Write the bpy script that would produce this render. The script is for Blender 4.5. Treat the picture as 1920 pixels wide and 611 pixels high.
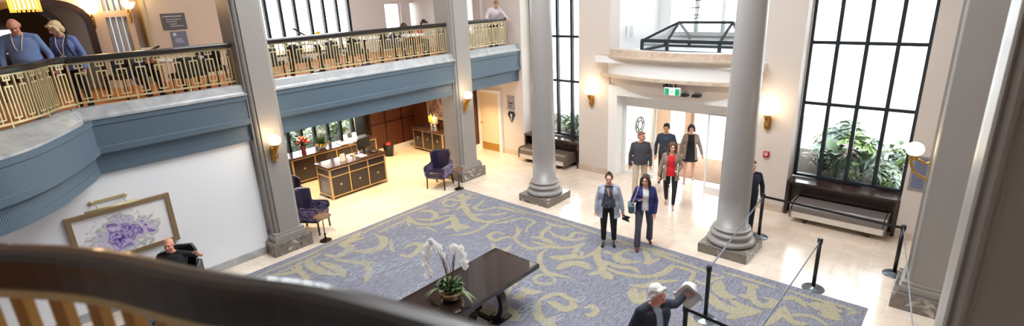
import bpy, bmesh, math, random
from math import sin, cos, pi, radians, sqrt, atan2
from mathutils import Vector, Matrix, Quaternion
random.seed(7)
for _o in list(bpy.data.objects): bpy.data.objects.remove(_o, do_unlink=True)
scene = bpy.context.scene
col = scene.collection
V = Vector

# ------------------------------------------------------------------ camera
EYE = V((0, 0, 5.1))
def cam_matrix(yaw, pitch, roll):
    cy, sy = cos(yaw), sin(yaw)
    f = V((sy*cos(pitch), cy*cos(pitch), -sin(pitch)))
    r0 = V((cy, -sy, 0)); d0 = f.cross(r0)
    c, s = cos(roll), sin(roll)
    right = r0*c + d0*s; down = r0*(-s) + d0*c
    m = Matrix((right, -down, -f)).transposed().to_4x4()
    m.translation = EYE
    return m
cam_data = bpy.data.cameras.new('camera'); cam = bpy.data.objects.new('camera', cam_data); col.objects.link(cam)
cam.matrix_world = cam_matrix(-.7329, .3124, .0437)
cam_data.sensor_width = 36; cam_data.lens = 36*981.85/1920
cam_data.clip_start = .05; cam_data.clip_end = 300
cam_data.dof.use_dof = True; cam_data.dof.focus_distance = 12.5; cam_data.dof.aperture_fstop = 1.3
scene.camera = cam

# ------------------------------------------------------------------ view, world, large lights
vs = scene.view_settings
scene.display_settings.display_device = 'sRGB'
vs.view_transform = 'Standard'; vs.look = 'None'; vs.gamma = 1; vs.use_curve_mapping = False
vs.exposure = 0.28
scene.cycles.use_denoising = True
scene.cycles.max_bounces = 10; scene.cycles.diffuse_bounces = 5; scene.cycles.glossy_bounces = 4
scene.cycles.transmission_bounces = 8; scene.cycles.transparent_max_bounces = 12
scene.cycles.sample_clamp_indirect = 6
world = bpy.data.worlds.new('sky'); scene.world = world; world.use_nodes = True
_bg = world.node_tree.nodes['Background']
_bg.inputs[0].default_value = (.97, .985, 1.0, 1); _bg.inputs[1].default_value = 8.5

def area(name, loc, direction, sx, sy, power, color=(1,1,1), portal=False):
    l = bpy.data.lights.new(name, 'AREA'); l.shape = 'RECTANGLE'; l.size = sx; l.size_y = sy
    l.energy = power; l.color = color
    o = bpy.data.objects.new(name, l); col.objects.link(o); o.location = loc
    o.rotation_euler = V(direction).to_track_quat('-Z', 'Y').to_euler()
    if portal: l.cycles.is_portal = True
    return o
area('portal', (-1.76, 13.0, 3.9), (0,-1,0), 2.1, 6.2, 1, portal=True)
area('portal', (-9.56, 13.0, 3.9), (0,-1,0), 2.1, 6.2, 1, portal=True)
area('portal', (-5.5, 6.8, 8.55), (0,0,-1), 6, 4.6, 1, portal=True)
area('portal', (-15.65, 7.4, 5.6), (1,0,0), 4, 5.0, 1, portal=True)
area('portal', (-5.66, 15.65, 5.0), (0,-1,0), 3.6, 3.2, 1, portal=True)

# ------------------------------------------------------------------ materials
def srgb(r, g, b):
    f = lambda c: (c/255/12.92) if c/255 <= .04045 else ((c/255+.055)/1.055)**2.4
    return (f(r), f(g), f(b), 1)
def N(t, kind, **kw):
    n = t.nodes.new(kind)
    for k, v in kw.items():
        if k in n.inputs: n.inputs[k].default_value = v
        else: setattr(n, k, v)
    return n
MATS = {}
def mat(name, rgb, rough=.5, metal=0., var=.06, scale=8., bump=0., bscale=60., emit=0., spec=.5, alpha=1., coat=0., trans=0.):
    if name in MATS: return MATS[name]
    m = bpy.data.materials.new(name); m.use_nodes = True; t = m.node_tree; L = t.links
    b = t.nodes['Principled BSDF']
    c = srgb(*rgb)
    tc = N(t, 'ShaderNodeTexCoord')
    nz = N(t, 'ShaderNodeTexNoise', Scale=scale, Detail=4.); L.new(tc.outputs['Object'], nz.inputs['Vector'])
    rp = N(t, 'ShaderNodeMix', data_type='RGBA')
    lo = tuple(x*(1-var) for x in c[:3])+(1,); hi = tuple(min(1, x*(1+var)) for x in c[:3])+(1,)
    rp.inputs[6].default_value = lo; rp.inputs[7].default_value = hi
    L.new(nz.outputs['Fac'], rp.inputs[0]); L.new(rp.outputs[2], b.inputs['Base Color'])
    b.inputs['Roughness'].default_value = rough; b.inputs['Metallic'].default_value = metal
    b.inputs['Specular IOR Level'].default_value = spec
    if coat: b.inputs['Coat Weight'].default_value = coat; b.inputs['Coat Roughness'].default_value = .06
    if trans: b.inputs['Transmission Weight'].default_value = trans
    if alpha < 1: b.inputs['Alpha'].default_value = alpha
    if emit:
        b.inputs['Emission Color'].default_value = c; b.inputs['Emission Strength'].default_value = emit
    if bump:
        n2 = N(t, 'ShaderNodeTexNoise', Scale=bscale, Detail=3.); L.new(tc.outputs['Object'], n2.inputs['Vector'])
        bp = N(t, 'ShaderNodeBump', Strength=bump, Distance=.01); L.new(n2.outputs['Fac'], bp.inputs['Height'])
        L.new(bp.outputs['Normal'], b.inputs['Normal'])
    MATS[name] = m
    return m
def ramp(t, pts):
    r = N(t, 'ShaderNodeValToRGB'); e = r.color_ramp.elements
    while len(e) < len(pts): e.new(.5)
    for k, (p, c) in enumerate(pts): e[k].position = p; e[k].color = c
    return r
def marble(name, pts, scale=3., rough=.2, dist=3.):
    m = bpy.data.materials.new(name); m.use_nodes = True; t = m.node_tree; L = t.links; b = t.nodes['Principled BSDF']
    tc = N(t, 'ShaderNodeTexCoord')
    nz = N(t, 'ShaderNodeTexNoise', Scale=scale, Detail=9., Roughness=.62, Distortion=dist); L.new(tc.outputs['Object'], nz.inputs['Vector'])
    r = ramp(t, pts); L.new(nz.outputs['Fac'], r.inputs[0]); L.new(r.outputs[0], b.inputs['Base Color'])
    b.inputs['Roughness'].default_value = rough; MATS[name] = m
    return m
def tiles_mat(name, ca, cb, cm, tw, th, rough, mort=.012, nscale=2.5, swap=False, off=.5):
    m = bpy.data.materials.new(name); m.use_nodes = True; t = m.node_tree; L = t.links; b = t.nodes['Principled BSDF']
    tc = N(t, 'ShaderNodeTexCoord'); mp = N(t, 'ShaderNodeMapping'); L.new(tc.outputs['Object'], mp.inputs[0])
    if swap: mp.inputs['Rotation'].default_value = (0, 0, pi/2)
    br = N(t, 'ShaderNodeTexBrick', Scale=1.); br.inputs['Mortar Size'].default_value = mort/2
    br.inputs['Brick Width'].default_value = tw; br.inputs['Row Height'].default_value = th
    br.inputs['Color1'].default_value = srgb(*ca); br.inputs['Color2'].default_value = srgb(*cb); br.inputs['Mortar'].default_value = srgb(*cm)
    br.offset = off; br.inputs['Bias'].default_value = .1
    L.new(mp.outputs[0], br.inputs['Vector'])
    nz = N(t, 'ShaderNodeTexNoise', Scale=nscale, Detail=8., Roughness=.6, Distortion=1.2); L.new(tc.outputs['Object'], nz.inputs['Vector'])
    r = ramp(t, [(.3, (.88, .86, .83, 1)), (.7, (1.04, 1.03, 1.02, 1))]); L.new(nz.outputs['Fac'], r.inputs[0])
    mx = N(t, 'ShaderNodeMix', data_type='RGBA', blend_type='MULTIPLY'); mx.inputs[0].default_value = 1
    L.new(br.outputs['Color'], mx.inputs[6]); L.new(r.outputs[0], mx.inputs[7]); L.new(mx.outputs[2], b.inputs['Base Color'])
    b.inputs['Roughness'].default_value = rough; MATS[name] = m
    return m
def glass(name, tint=(235, 245, 245), rough=.0, mixf=.9):
    m = bpy.data.materials.new(name); m.use_nodes = True; t = m.node_tree; L = t.links
    t.nodes.remove(t.nodes['Principled BSDF'])
    tr = N(t, 'ShaderNodeBsdfTransparent'); tr.inputs[0].default_value = srgb(*tint)
    gl = N(t, 'ShaderNodeBsdfGlossy'); gl.inputs['Roughness'].default_value = rough
    fr = N(t, 'ShaderNodeFresnel', IOR=1.45)
    mt = N(t, 'ShaderNodeMath', operation='MULTIPLY'); mt.inputs[1].default_value = mixf
    mx = N(t, 'ShaderNodeMixShader'); out = t.nodes['Material Output']
    L.new(fr.outputs[0], mt.inputs[0]); L.new(mt.outputs[0], mx.inputs[0])
    L.new(tr.outputs[0], mx.inputs[1]); L.new(gl.outputs[0], mx.inputs[2]); L.new(mx.outputs[0], out.inputs[0])
    MATS[name] = m
    return m

# ------------------------------------------------------------------ mesh helpers
def bm_new(): return bmesh.new()
_cnt = [0]
def _eps(): _cnt[0] += 1; return ((_cnt[0]*7) % 13)*.00008+.00002     # keeps coincident faces apart
def box(bm, lo, hi, mi=0, bev=0.):
    e = _eps(); x0, y0, z0 = (c-e for c in lo); x1, y1, z1 = (c+e for c in hi)
    t = bmesh.new()
    bmesh.ops.create_cube(t, size=1)
    for v in t.verts: v.co = V(((x0+x1)/2+v.co.x*(x1-x0), (y0+y1)/2+v.co.y*(y1-y0), (z0+z1)/2+v.co.z*(z1-z0)))
    if bev: bmesh.ops.bevel(t, geom=t.edges[:], offset=bev, segments=2, affect='EDGES', profile=.7)
    merge(bm, t, mi)
def merge(bm, t, mi=0, M=None, smooth=False):
    vm = {}
    for v in t.verts: vm[v] = bm.verts.new(M @ v.co if M else v.co)
    for f in t.faces:
        try: nf = bm.faces.new([vm[v] for v in f.verts])
        except ValueError: continue
        nf.material_index = mi if mi is not None else f.material_index; nf.smooth = smooth or f.smooth
    t.free()
def beam(bm, a, b, w, d=None, mi=0, up=V((0,0,1))):
    """rectangular bar from a to b"""
    a, b = V(a), V(b); d = d or w; z = (b-a).normalized(); e = _eps(); w += 2*e; d += 2*e
    x = up.cross(z)
    if x.length < 1e-4: x = V((1,0,0)).cross(z)
    x.normalize(); y = z.cross(x)
    vs_ = []
    for p in (a, b):
        for s, u in ((-1,-1),(1,-1),(1,1),(-1,1)): vs_.append(bm.verts.new(p + x*s*w/2 + y*u*d/2))
    for f in ((0,1,2,3),(7,6,5,4),(0,4,5,1),(1,5,6,2),(2,6,7,3),(3,7,4,0)):
        g = bm.faces.new([vs_[k] for k in f]); g.material_index = mi
def frame_at(d):
    z = d.normalized(); x = V((0,0,1)).cross(z)
    if x.length < 1e-3: x = V((1,0,0))
    x.normalize(); return x, z.cross(x), z
def tube(bm, pts, rad, seg=10, mi=0, caps=True, smooth=True):
    """tube through pts, rad a number or list"""
    pts = [V(p) for p in pts]; n = len(pts)
    rad = rad if isinstance(rad, (list, tuple)) else [rad]*n
    rings = []; px = None
    for k, p in enumerate(pts):
        d = (pts[min(k+1, n-1)]-pts[max(k-1, 0)])
        if d.length < 1e-9: d = V((0,0,1))
        z = d.normalized()
        if px is None: x, _, _ = frame_at(z)
        else:
            x = px - z*px.dot(z)
            if x.length < 1e-6: x, _, _ = frame_at(z)
            x.normalize()
        y = z.cross(x); px = x
        rings.append([bm.verts.new(p + (x*cos(2*pi*j/seg)+y*sin(2*pi*j/seg))*max(rad[k], 1e-4)) for j in range(seg)])
    for a, b in zip(rings, rings[1:]):
        for j in range(seg):
            f = bm.faces.new((a[j], a[(j+1)%seg], b[(j+1)%seg], b[j])); f.smooth = smooth; f.material_index = mi
    if caps:
        f = bm.faces.new(rings[0][::-1]); f.material_index = mi
        f = bm.faces.new(rings[-1]); f.material_index = mi
def lathe(bm, prof, c=(0,0,0), seg=32, mi=0, smooth=True, axis=None):
    """prof = [(r,z)...] from bottom to top"""
    c = V(c); rings = []
    q = V((0,0,1)).rotation_difference(V(axis)).to_matrix() if axis else None
    for r, z in prof:
        ring = []
        for j in range(seg):
            p = V((max(r,1e-4)*cos(2*pi*j/seg), max(r,1e-4)*sin(2*pi*j/seg), z))
            ring.append(bm.verts.new(c + (q @ p if q else p)))
        rings.append(ring)
    for a, b in zip(rings, rings[1:]):
        for j in range(seg):
            f = bm.faces.new((a[j], a[(j+1)%seg], b[(j+1)%seg], b[j])); f.smooth = smooth; f.material_index = mi
    f = bm.faces.new(rings[0][::-1]); f.material_index = mi
    f = bm.faces.new(rings[-1]); f.material_index = mi
def ell(bm, c, r, mi=0, rot=None, seg=16, rings=10):
    t = bmesh.new(); bmesh.ops.create_uvsphere(t, u_segments=seg, v_segments=rings, radius=1)
    M = Matrix.Translation(V(c))
    if rot is not None: M = M @ rot.to_4x4()
    M = M @ Matrix.Diagonal((r[0], r[1], r[2], 1))
    merge(bm, t, mi, M, smooth=True)
def prism(bm, poly, z0, z1, mi=0, M=None, smooth=False):
    """poly in xy (ccw) extruded z0..z1, M places it"""
    t = bmesh.new()
    lo = [t.verts.new((x, y, z0)) for x, y in poly]; hi = [t.verts.new((x, y, z1)) for x, y in poly]
    n = len(poly); t.faces.new(lo[::-1]); t.faces.new(hi)
    for k in range(n):
        f = t.faces.new((lo[k], lo[(k+1)%n], hi[(k+1)%n], hi[k])); f.smooth = smooth
    merge(bm, t, mi, M)
def sweep(bm, path, prof, mi=0, closed_prof=True, mis=None, smooth=False):
    """path: list of (x,y) ; prof: list of (off, z), off measured to the right-hand normal of the path direction"""
    P = [V((p[0], p[1], 0)) for p in path]; n = len(P); rows = []
    for k in range(n):
        if k == 0: d = (P[1]-P[0]).normalized(); s = 1
        elif k == n-1: d = (P[-1]-P[-2]).normalized(); s = 1
        else:
            d1 = (P[k]-P[k-1]).normalized(); d2 = (P[k+1]-P[k]).normalized(); d = (d1+d2).normalized(); s = 1/max(.4, d.dot(d1))
        nrm = V((d.y, -d.x, 0))
        rows.append([bm.verts.new(P[k]+nrm*o*s+V((0,0,z))) for o, z in prof])
    m = len(prof)
    for a, b in zip(rows, rows[1:]):
        for j in range(m if closed_prof else m-1):
            f = bm.faces.new((a[j], b[j], b[(j+1)%m], a[(j+1)%m])); f.material_index = mis[j] if mis else mi; f.smooth = smooth
    if closed_prof:
        f = bm.faces.new(rows[0]); f.material_index = mi
        f = bm.faces.new(rows[-1][::-1]); f.material_index = mi
def crom(pts, n=8):
    """catmull-rom through points (tuples of any size)"""
    out = []; P = [V(p) if len(p) > 2 else V((p[0], p[1], 0)) for p in pts]
    for k in range(len(P)-1):
        p0, p1, p2, p3 = P[max(k-1,0)], P[k], P[k+1], P[min(k+2, len(P)-1)]
        for j in range(n):
            t = j/n
            out.append(.5*((2*p1)+(p2-p0)*t+(2*p0-5*p1+4*p2-p3)*t*t+(3*p1-p0-3*p2+p3)*t**3))
    out.append(P[-1]); return out
def obj(name, bm, m, parent=None, bevel=0., fixn=True):
    if fixn: bmesh.ops.recalc_face_normals(bm, faces=bm.faces[:])
    me = bpy.data.meshes.new(name); bm.to_mesh(me); bm.free()
    for x in (m if isinstance(m, (list, tuple)) else [m]): me.materials.append(x)
    o = bpy.data.objects.new(name, me); col.objects.link(o)
    if parent is not None: o.parent = parent
    if bevel:
        b = o.modifiers.new('bevel', 'BEVEL'); b.width = bevel; b.segments = 2; b.limit_method = 'ANGLE'
    return o
def tag(o, label, cat, group=None, kind=None):
    o['label'] = label; o['category'] = cat
    if group: o['group'] = group
    if kind: o['kind'] = kind
    return o
def thing(name, label, cat, loc=(0,0,0), rz=0., group=None):
    o = bpy.data.objects.new(name, None); col.objects.link(o); o.location = loc; o.rotation_euler = (0,0,rz)
    o.empty_display_size = .1
    return tag(o, label, cat, group)
def struct(name, bm, m, parent=None, **k):
    o = obj(name, bm, m, parent, **k)
    if parent is None: o['kind'] = 'structure'
    return o
def kids(o): return [c for c in o.children]
def dup(root, loc=None, rz=None, label=None, group=None):
    def cp(o, par):
        c = o.copy(); col.objects.link(c); c.parent = par
        for ch in kids(o): cp(ch, c)
        return c
    r = cp(root, None)
    if loc is not None: r.location = loc
    if rz is not None: r.rotation_euler = (0,0,rz)
    if label: r['label'] = label
    if group: r['group'] = group
    return r

# ------------------------------------------------------------------ shared materials
M_wall = mat('wall_paint', (216, 207, 200), .7, var=.02, scale=2, bump=.15, bscale=250)
M_white = mat('white_paint', (240, 240, 240), .55, var=.02)
M_cool = mat('plaster_white', (238, 243, 248), .7, var=.02, scale=2)
M_grey = mat('pier_grey_paint', (150, 146, 142), .38, var=.04, scale=3, bump=.1, bscale=300)
M_col = mat('column_grey_paint', (152, 149, 147), .33, var=.03, scale=3)
M_blue = mat('fascia_blue_paint', (82, 101, 116), .6, var=.05, scale=3, bump=.1, bscale=200)
M_bluedk = mat('fascia_blue_grille', (66, 84, 100), .7, var=.3, scale=120)
M_gold = mat('brass_gold', (198, 184, 142), .36, metal=.4, var=.08)
M_brass = mat('antique_brass', (190, 150, 80), .28, metal=.9, var=.15)
M_dwood = mat('dark_wood', (52, 34, 28), .25, var=.25, scale=14, coat=.3)
M_rail = mat('black_brown_rail', (24, 20, 19), .28, var=.15, scale=20, coat=.3)
M_black = mat('black_metal', (24, 25, 28), .35, var=.1)
M_blackf = mat('black_window_frame', (30, 38, 44), .4, var=.1)
M_wood = mat('red_brown_panel', (92, 52, 36), .35, var=.2, scale=10)
M_carpet2 = mat('orange_patterned_carpet', (196, 128, 72), .95, var=.3, scale=6, bump=.2, bscale=200)
M_marw = marble('pale_marble', [(.3, srgb(150, 154, 158)), (.5, srgb(172, 175, 178)), (.7, srgb(190, 192, 192))], 1.2, .3)
M_marb = marble('brown_grey_marble', [(.32, srgb(60, 54, 50)), (.45, srgb(132, 124, 116)), (.55, srgb(112, 104, 98)), (.66, srgb(196, 190, 182))], 2.6, .18, 2.)
M_marwarm = marble('warm_marble', [(.3, srgb(186, 162, 142)), (.5, srgb(206, 188, 170)), (.7, srgb(218, 204, 190))], 2.2, .3)
M_floor = tiles_mat('travertine_floor', (236, 224, 210), (228, 213, 197), (214, 198, 182), .92, .46, .15)
M_glass = glass('clear_glass', (247, 250, 249))
M_pglass = glass('pane_glass', (249, 252, 252), 0, .7)
M_globe = mat('globe_glass_lit', (255, 226, 178), .3, emit=9)
M_chrome = mat('chrome', (210, 212, 214), .15, metal=1)
M_leather = mat('purple_black_leather', (44, 36, 62), .3, var=.35, scale=16, coat=.35)
# ================================================================== SETTING
def S(name, lo, hi, m, bev=0., parent=None):
    b = bm_new(); box(b, lo, hi, 0, bev); return struct(name, b, m, parent)
def SB(name, boxes, m, parent=None, bevel=0.):
    b = bm_new()
    for lo, hi in boxes: box(b, lo, hi)
    return struct(name, b, m, parent, bevel=bevel)
S('floor', (-16.2, -6, -.3), (6, 12.95, 0), M_floor)
HT = 8.6; FZ = 3.4
# entrance wall (north): piers between openings
WY = 12.45; WB = 12.95
SB('wall_north', [((-12.63, WY, 0), (-10.62, WB, HT)), ((-10.62, WY, 7.4), (-8.5, WB, HT)), ((-8.5, WY, 0), (-7.5, WB, HT)),
   ((-7.5, WY, 7.4), (-3.82, WB, HT)), ((-3.82, WY, 0), (-2.82, WB, HT)), ((-2.82, WY, 7.4), (-.7, WB, HT)), ((-.7, WY, 0), (6, WB, HT))], M_wall)
SB('wall_west', [((-11.1, -6, 0), (-10.83, 4.1, 2.5))], M_cool)
# north wall of the recess under the gallery, then the jog to the entrance wall
SB('wall_recess_north', [((-16, 11.6, 0), (-12.63, 12.0, 2.5)), ((-12.75, 12.0, 0), (-12.63, 12.5, 2.5))], M_wood)
SB('wall_recess_west', [((-15.4, 9.75, 0), (-15.12, 11.6, 2.5))], M_wood)
SB('trim_1', [((-15.15, 9.75, 1.02), (-15.105, 11.6, 1.06)), ((-15.15, 9.75, 2.2), (-15.105, 11.6, 2.24)), ((-15.15, 10.3, .1), (-15.105, 10.34, 2.4)), ((-15.15, 11.0, .1), (-15.105, 11.04, 2.4))], M_dwood)
SB('wall_recess_south', [((-16, 4.45, 0), (-11.1, 4.75, 2.5))], M_wall)
SB('wall_recess_window', [((-15.9, 4.75, 0), (-15.6, 9.9, .45)), ((-15.9, 9.62, .45), (-15.3, 9.9, 2.5))], M_dwood)
SB('baseboard_west', [((-10.83, -6, 0), (-10.8, 4.0, .16))], M_marw)
SB('baseboard_recess', [((-15.12, 9.9, 0), (-15.09, 11.6, .16)), ((-15.1, 11.57, 0), (-12.63, 11.6, .16)), ((-12.63, 11.6, 0), (-12.6, 12.45, .16))], M_white)
SB('baseboard_north', [((-11.55, WY-.03, 0), (-10.62, WY, .17)), ((-8.5, WY-.03, 0), (-7.5, WY, .17)), ((-3.8, WY-.03, 0), (-2.84, WY, .17)), ((-.7, WY-.03, 0), (4, WY, .17))], M_marwarm)
# unseen ceiling; unglazed opening added so sky light fills the hall
SB('ceiling', [((-20, -6, HT), (-9, 16.5, HT+.2)), ((-2, -6, HT), (6, 16.5, HT+.2)), ((-9, -6, HT), (-2, 4.5, HT+.2)), ((-9, 9.1, HT), (-2, 16.5, HT+.2))], M_white)
S('wall_east', (3.4, -6, 0), (3.7, 12.5, HT), M_wall)
S('wall_south', (-20, -6.3, 0), (6, -6, HT), M_wall)
# gallery floor on the west side + its ceiling underside
b = bm_new(); box(b, (-20, -6, 3.2), (-10.86, 12.45, FZ), 0)
struct('floor_gallery', b, M_carpet2)
S('ceiling_recess', (-16, 1.4, 2.5), (-10.86, 12.45, 2.58), M_white)
# gallery walls
SB('wall_gallery_west', [((-15.9, 9.82, FZ), (-15.6, 11.17, HT)), ((-15.9, 5.55, FZ), (-15.6, 6.6, HT)), ((-15.9, 6.6, FZ), (-15.6, 9.82, FZ+.2)),
   ((-15.9, 11.17, FZ), (-15.6, 11.9, FZ+.5)), ((-15.9, 11.17, 4.98), (-15.6, 13.0, HT)), ((-15.9, 11.84, FZ), (-15.6, 12.24, 4.98)), ((-15.9, 12.24, FZ), (-15.6, 12.97, FZ+.5)), ((-15.9, 6.6, 7.6), (-15.6, 9.82, HT))], M_white)
SB('wall_gallery_north', [((-16, 12.45, FZ), (-13.63, 12.95, HT)), ((-13.21, 12.45, FZ), (-12.88, 12.95, HT)), ((-12.3, 12.45, FZ), (-12.2, 12.95, HT)),
   ((-13.63, 12.45, 5.6), (-12.2, 12.95, HT)), ((-13.63, 12.45, FZ), (-12.2, 12.95, FZ+.5))], M_white)
# sign wall of the gallery, with the niche, louvred windows and arch to the south
SX = -14.9
SB('wall_gallery_sign', [((-15.3, 3.93, FZ), (SX, 5.55, HT)), ((-15.3, 3.93, FZ), (-15.1, 3.6, HT)), ((SX-.4, 2.86, FZ), (SX, 3.14, HT)),
   ((SX-.4, 3.14, FZ), (SX, 3.62, 4.0)), ((SX-.4, 3.14, 4.97), (SX, 3.62, 5.08)), ((SX-.4, 3.14, 5.6), (SX, 3.62, HT)), ((SX-.4, 3.55, FZ), (SX, 3.66, HT))], mat('gallery_beige', (214, 196, 176), .7, var=.03))
b = bm_new(); box(b, (-15.12, 3.66, FZ), (-15.06, 3.93, HT)); struct('wall_niche_back', b, mat('niche_taupe', (150, 132, 116), .6))
b = bm_new(); box(b, (-15.06, 3.86, 4.2), (-14.88, 3.94, HT), 0); struct('trim_2', b, M_gold)
b = bm_new(); box(b, (-15.1, 3.64, 4.18), (-14.8, 3.98, 4.24), 0); struct('trim_3', b, M_white)
for z0, z1 in ((4.0, 4.97), (5.08, 5.6)):
    b = bm_new()
    for k in range(4): box(b, (SX-.28, 3.17+k*.115, z0), (SX-.08, 3.23+k*.115, z1))
    box(b, (SX-.12, 3.14, z0), (SX-.04, 3.64, z0+.03))
    w = struct('window_gallery_louvre', b, mat('louvre_grey', (176, 178, 180), .5))
    b = bm_new(); box(b, (SX-.34, 3.14, z0), (SX-.32, 3.64, z1)); struct('pane', b, mat('glowing_pane', (236, 242, 246), .4, emit=.9), w)  # emissive pane: its own glow stands in for light behind the louvres
def arch_pts(y0, y1, z0, zt, r, n=10):
    """outline of an arch-headed opening, from y0 foot up, over and down to y1 foot (rounded shoulders)"""
    p = [(y0, z0)]
    for k in range(n+1):
        a = pi - k/n*pi/2; p.append((y0+r+r*cos(a), zt-r*.8+r*.8*sin(a)))
    for k in range(n+1):
        a = pi/2 - k/n*pi/2; p.append((y1-r+r*cos(a), zt-r*.8+r*.8*sin(a)))
    p.append((y1, z0)); return p
def arch_frame(bm, x, w, d, *a, mi=0):
    P = arch_pts(*a); pts = [V((x, y, z)) for y, z in P]
    for p, q in zip(pts, pts[1:]):
        dd = (q-p).normalized()*w*.3
        beam(bm, p-dd, q+dd, w, d, up=V((1,0,0)))
b = bm_new(); arch_frame(b, SX, .12, .16, 1.1, 2.83, FZ, 5.32, .6); struct('trim_4', b, M_dwood)
b = bm_new(); arch_frame(b, -15.7, .12, .16, .7, 2.45, FZ, 5.3, .75); struct('trim_5', b, M_dwood)
def arch_wall(x0, x1, y0, y1, args, ylo, yhi):
    """wall with an arched opening"""
    bm = bm_new(); P = arch_pts(*args)
    box(bm, (x0, ylo, FZ), (x1, args[0], HT)); box(bm, (x0, args[1], FZ), (x1, yhi, HT))
    for (ya, za), (yb, zb) in zip(P, P[1:]):
        if abs(yb-ya) < 1e-4: continue
        vs_ = [bm.verts.new((x, y, z)) for x in (x0, x1) for y, z in ((ya, za), (yb, zb), (yb, HT), (ya, HT))]
        for f in ((0,1,2,3), (7,6,5,4), (0,4,5,1), (2,6,7,3)): bm.faces.new([vs_[k] for k in f])
    return bm
struct('wall_gallery_arch', arch_wall(SX-.4, SX, 0, 0, (1.1, 2.83, FZ, 5.32, .6), -6, 2.86), mat('gallery_beige', (214, 196, 176), .7))
struct('wall_inner_arch', arch_wall(-16.0, -15.7, 0, 0, (.7, 2.45, FZ, 5.3, .75), -6, 3.4), mat('silver_grey_plaster', (168, 172, 176), .6, var=.1, scale=20))
SB('wall_bar_back', [((-19.6, -6, FZ), (-19.3, 5.5, HT)), ((-19.6, 5.5, FZ), (-16, 5.7, HT))], mat('dark_brown_wall', (70, 50, 38), .7))
S('window_10', (-19.3, .1, 4.15), (-19.22, 1.95, 4.75), mat('bar_window_lit', (214, 228, 232), .4, emit=1.6, var=.5, scale=9))  # emissive slab; its glow stands in for daylight through a bar window
S('ceiling_gallery', (-19.5, -6, 6.3), (-15.3, 5.5, 6.4), mat('dark_brown_wall', (70, 50, 38), .7))

# ---- fascia, curb of the gallery
path_str = [(-10.75, 12.1), (-10.75, 1.66)]
bulge = [(-10.72, 1.62), (-10.5, 1.53), (-10.21, 1.38), (-9.85, 1.18), (-9.47, .95), (-9.16, .72), (-8.96, .52), (-8.8, .3), (-8.62, -.1), (-8.5, -.6), (-8.5, -2), (-8.9, -3.2), (-10.0, -4.0)]
bulge = [(p.x, p.y) for p in crom(bulge, 3)]
def fascia(path, flip=1):
    prof = [(-.14, 2.5), (0, 2.5), (0, 2.62), (-.012, 2.625), (-.012, 2.77), (.0, 2.775), (.0, 2.80), (.05, 2.84), (.09, 2.86), (.09, 2.96), (.07, 2.975), (.07, 3.32), (.09, 3.335), (.09, 3.43), (-.14, 3.43)]
    prof = [(o*flip, z) for o, z in prof]
    mis = [0]*len(prof); mis[3] = 1
    bm = bm_new(); sweep(bm, path, prof, mis=mis); return bm
M_grille = bpy.data.materials.new('grille_blue'); M_grille.use_nodes = True
_t = M_grille.node_tree; _w = N(_t, 'ShaderNodeTexWave', Scale=14., wave_type='BANDS', bands_direction='Y'); _tc = N(_t, 'ShaderNodeTexCoord')
_t.links.new(_tc.outputs['Object'], _w.inputs[0]); _r = ramp(_t, [(.35, srgb(52, 68, 82)), (.65, srgb(98, 120, 138))]); _t.links.new(_w.outputs['Fac'], _r.inputs[0])
_t.links.new(_r.outputs[0], _t.nodes['Principled BSDF'].inputs['Base Color'])
segs = [((-10.75, 12.44), (-10.75, 10.3)), ((-10.75, 9.75), (-10.75, 4.6)), ((-10.75, 4.3), (-10.75, 1.5))]
for a, c in segs: struct('trim_fascia', fascia([a, c], -1), [M_blue, M_grille])
struct('trim_fascia_bulge', fascia(bulge, -1), [M_blue, M_grille])
# pale marble curb above the fascia
def curb(path, top_in, out=.11):
    """lip at z 3.43..3.47 then face up to z 3.64"""
    prof = [(-top_in-.18, 3.4), (-.1, 3.43), (out, 3.43), (out, 3.462), (out-.03, 3.47), (out-.05 if top_in < .2 else out-.12, 3.50), (-top_in, 3.63), (-top_in-.18, 3.63)]
    bm = bm_new(); sweep(bm, path, [(-o, z) for o, z in prof]); return bm
for a, c in segs: struct('trim_curb', curb([a, c], -.03), M_marw)
rail_bulge = [(p.x, p.y) for p in crom([(-10.88, 1.62), (-10.72, 1.36), (-10.3, 1.13), (-10.02, .9), (-9.82, .68), (-9.6, .35), (-9.4, -.1), (-9.3, -.7), (-9.35, -2)], 4)]
# the bulge curb slopes from the lip up to the railing line
bm = bm_new(); n = len(bulge)
def resample(path, m):
    L = [0]
    for a, c in zip(path, path[1:]): L.append(L[-1]+sqrt((a[0]-c[0])**2+(a[1]-c[1])**2))
    out = []
    for k in range(m):
        s = L[-1]*k/(m-1); j = 0
        while j < len(L)-2 and L[j+1] < s: j += 1
        t = (s-L[j])/max(1e-9, L[j+1]-L[j]); a, c = path[j], path[j+1]
        out.append((a[0]+(c[0]-a[0])*t, a[1]+(c[1]-a[1])*t))
    return out
lip = resample([p for p in bulge if p[1] > -2.2], 40)
rin = resample([(-10.86, 1.72)]+[(x, y) for x, y in rail_bulge], 40)
rows = []
for k in range(40):
    L = V((*lip[k], 0)); R = V((*rin[k], 0)); d = (L-R); ln = d.length; d.normalize()
    pts = [L+d*.11+V((0,0,3.43)), L+d*.11+V((0,0,3.465)), L+d*.06+V((0,0,3.475)), R+d*min(.14, ln*.5)+V((0,0,3.60)), R+V((0,0,3.62)), R-d*.14+V((0,0,3.62)), R-d*.14+V((0,0,3.4)), L-d*.05+V((0,0,3.43))]
    rows.append([bm.verts.new(p) for p in pts])
for a, c in zip(rows, rows[1:]):
    for j in range(8): bm.faces.new((a[j], c[j], c[(j+1)%8], a[(j+1)%8]))
struct('trim_curb_bulge', bm, M_marw)
# carpeted floor of the bulge
bm = bm_new(); poly = [(-10.9, 1.7)] + rin + [(-10.9, -2)]
prism(bm, poly[::-1], 3.2, 3.4); struct('floor_bulge', bm, M_carpet2)

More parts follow.
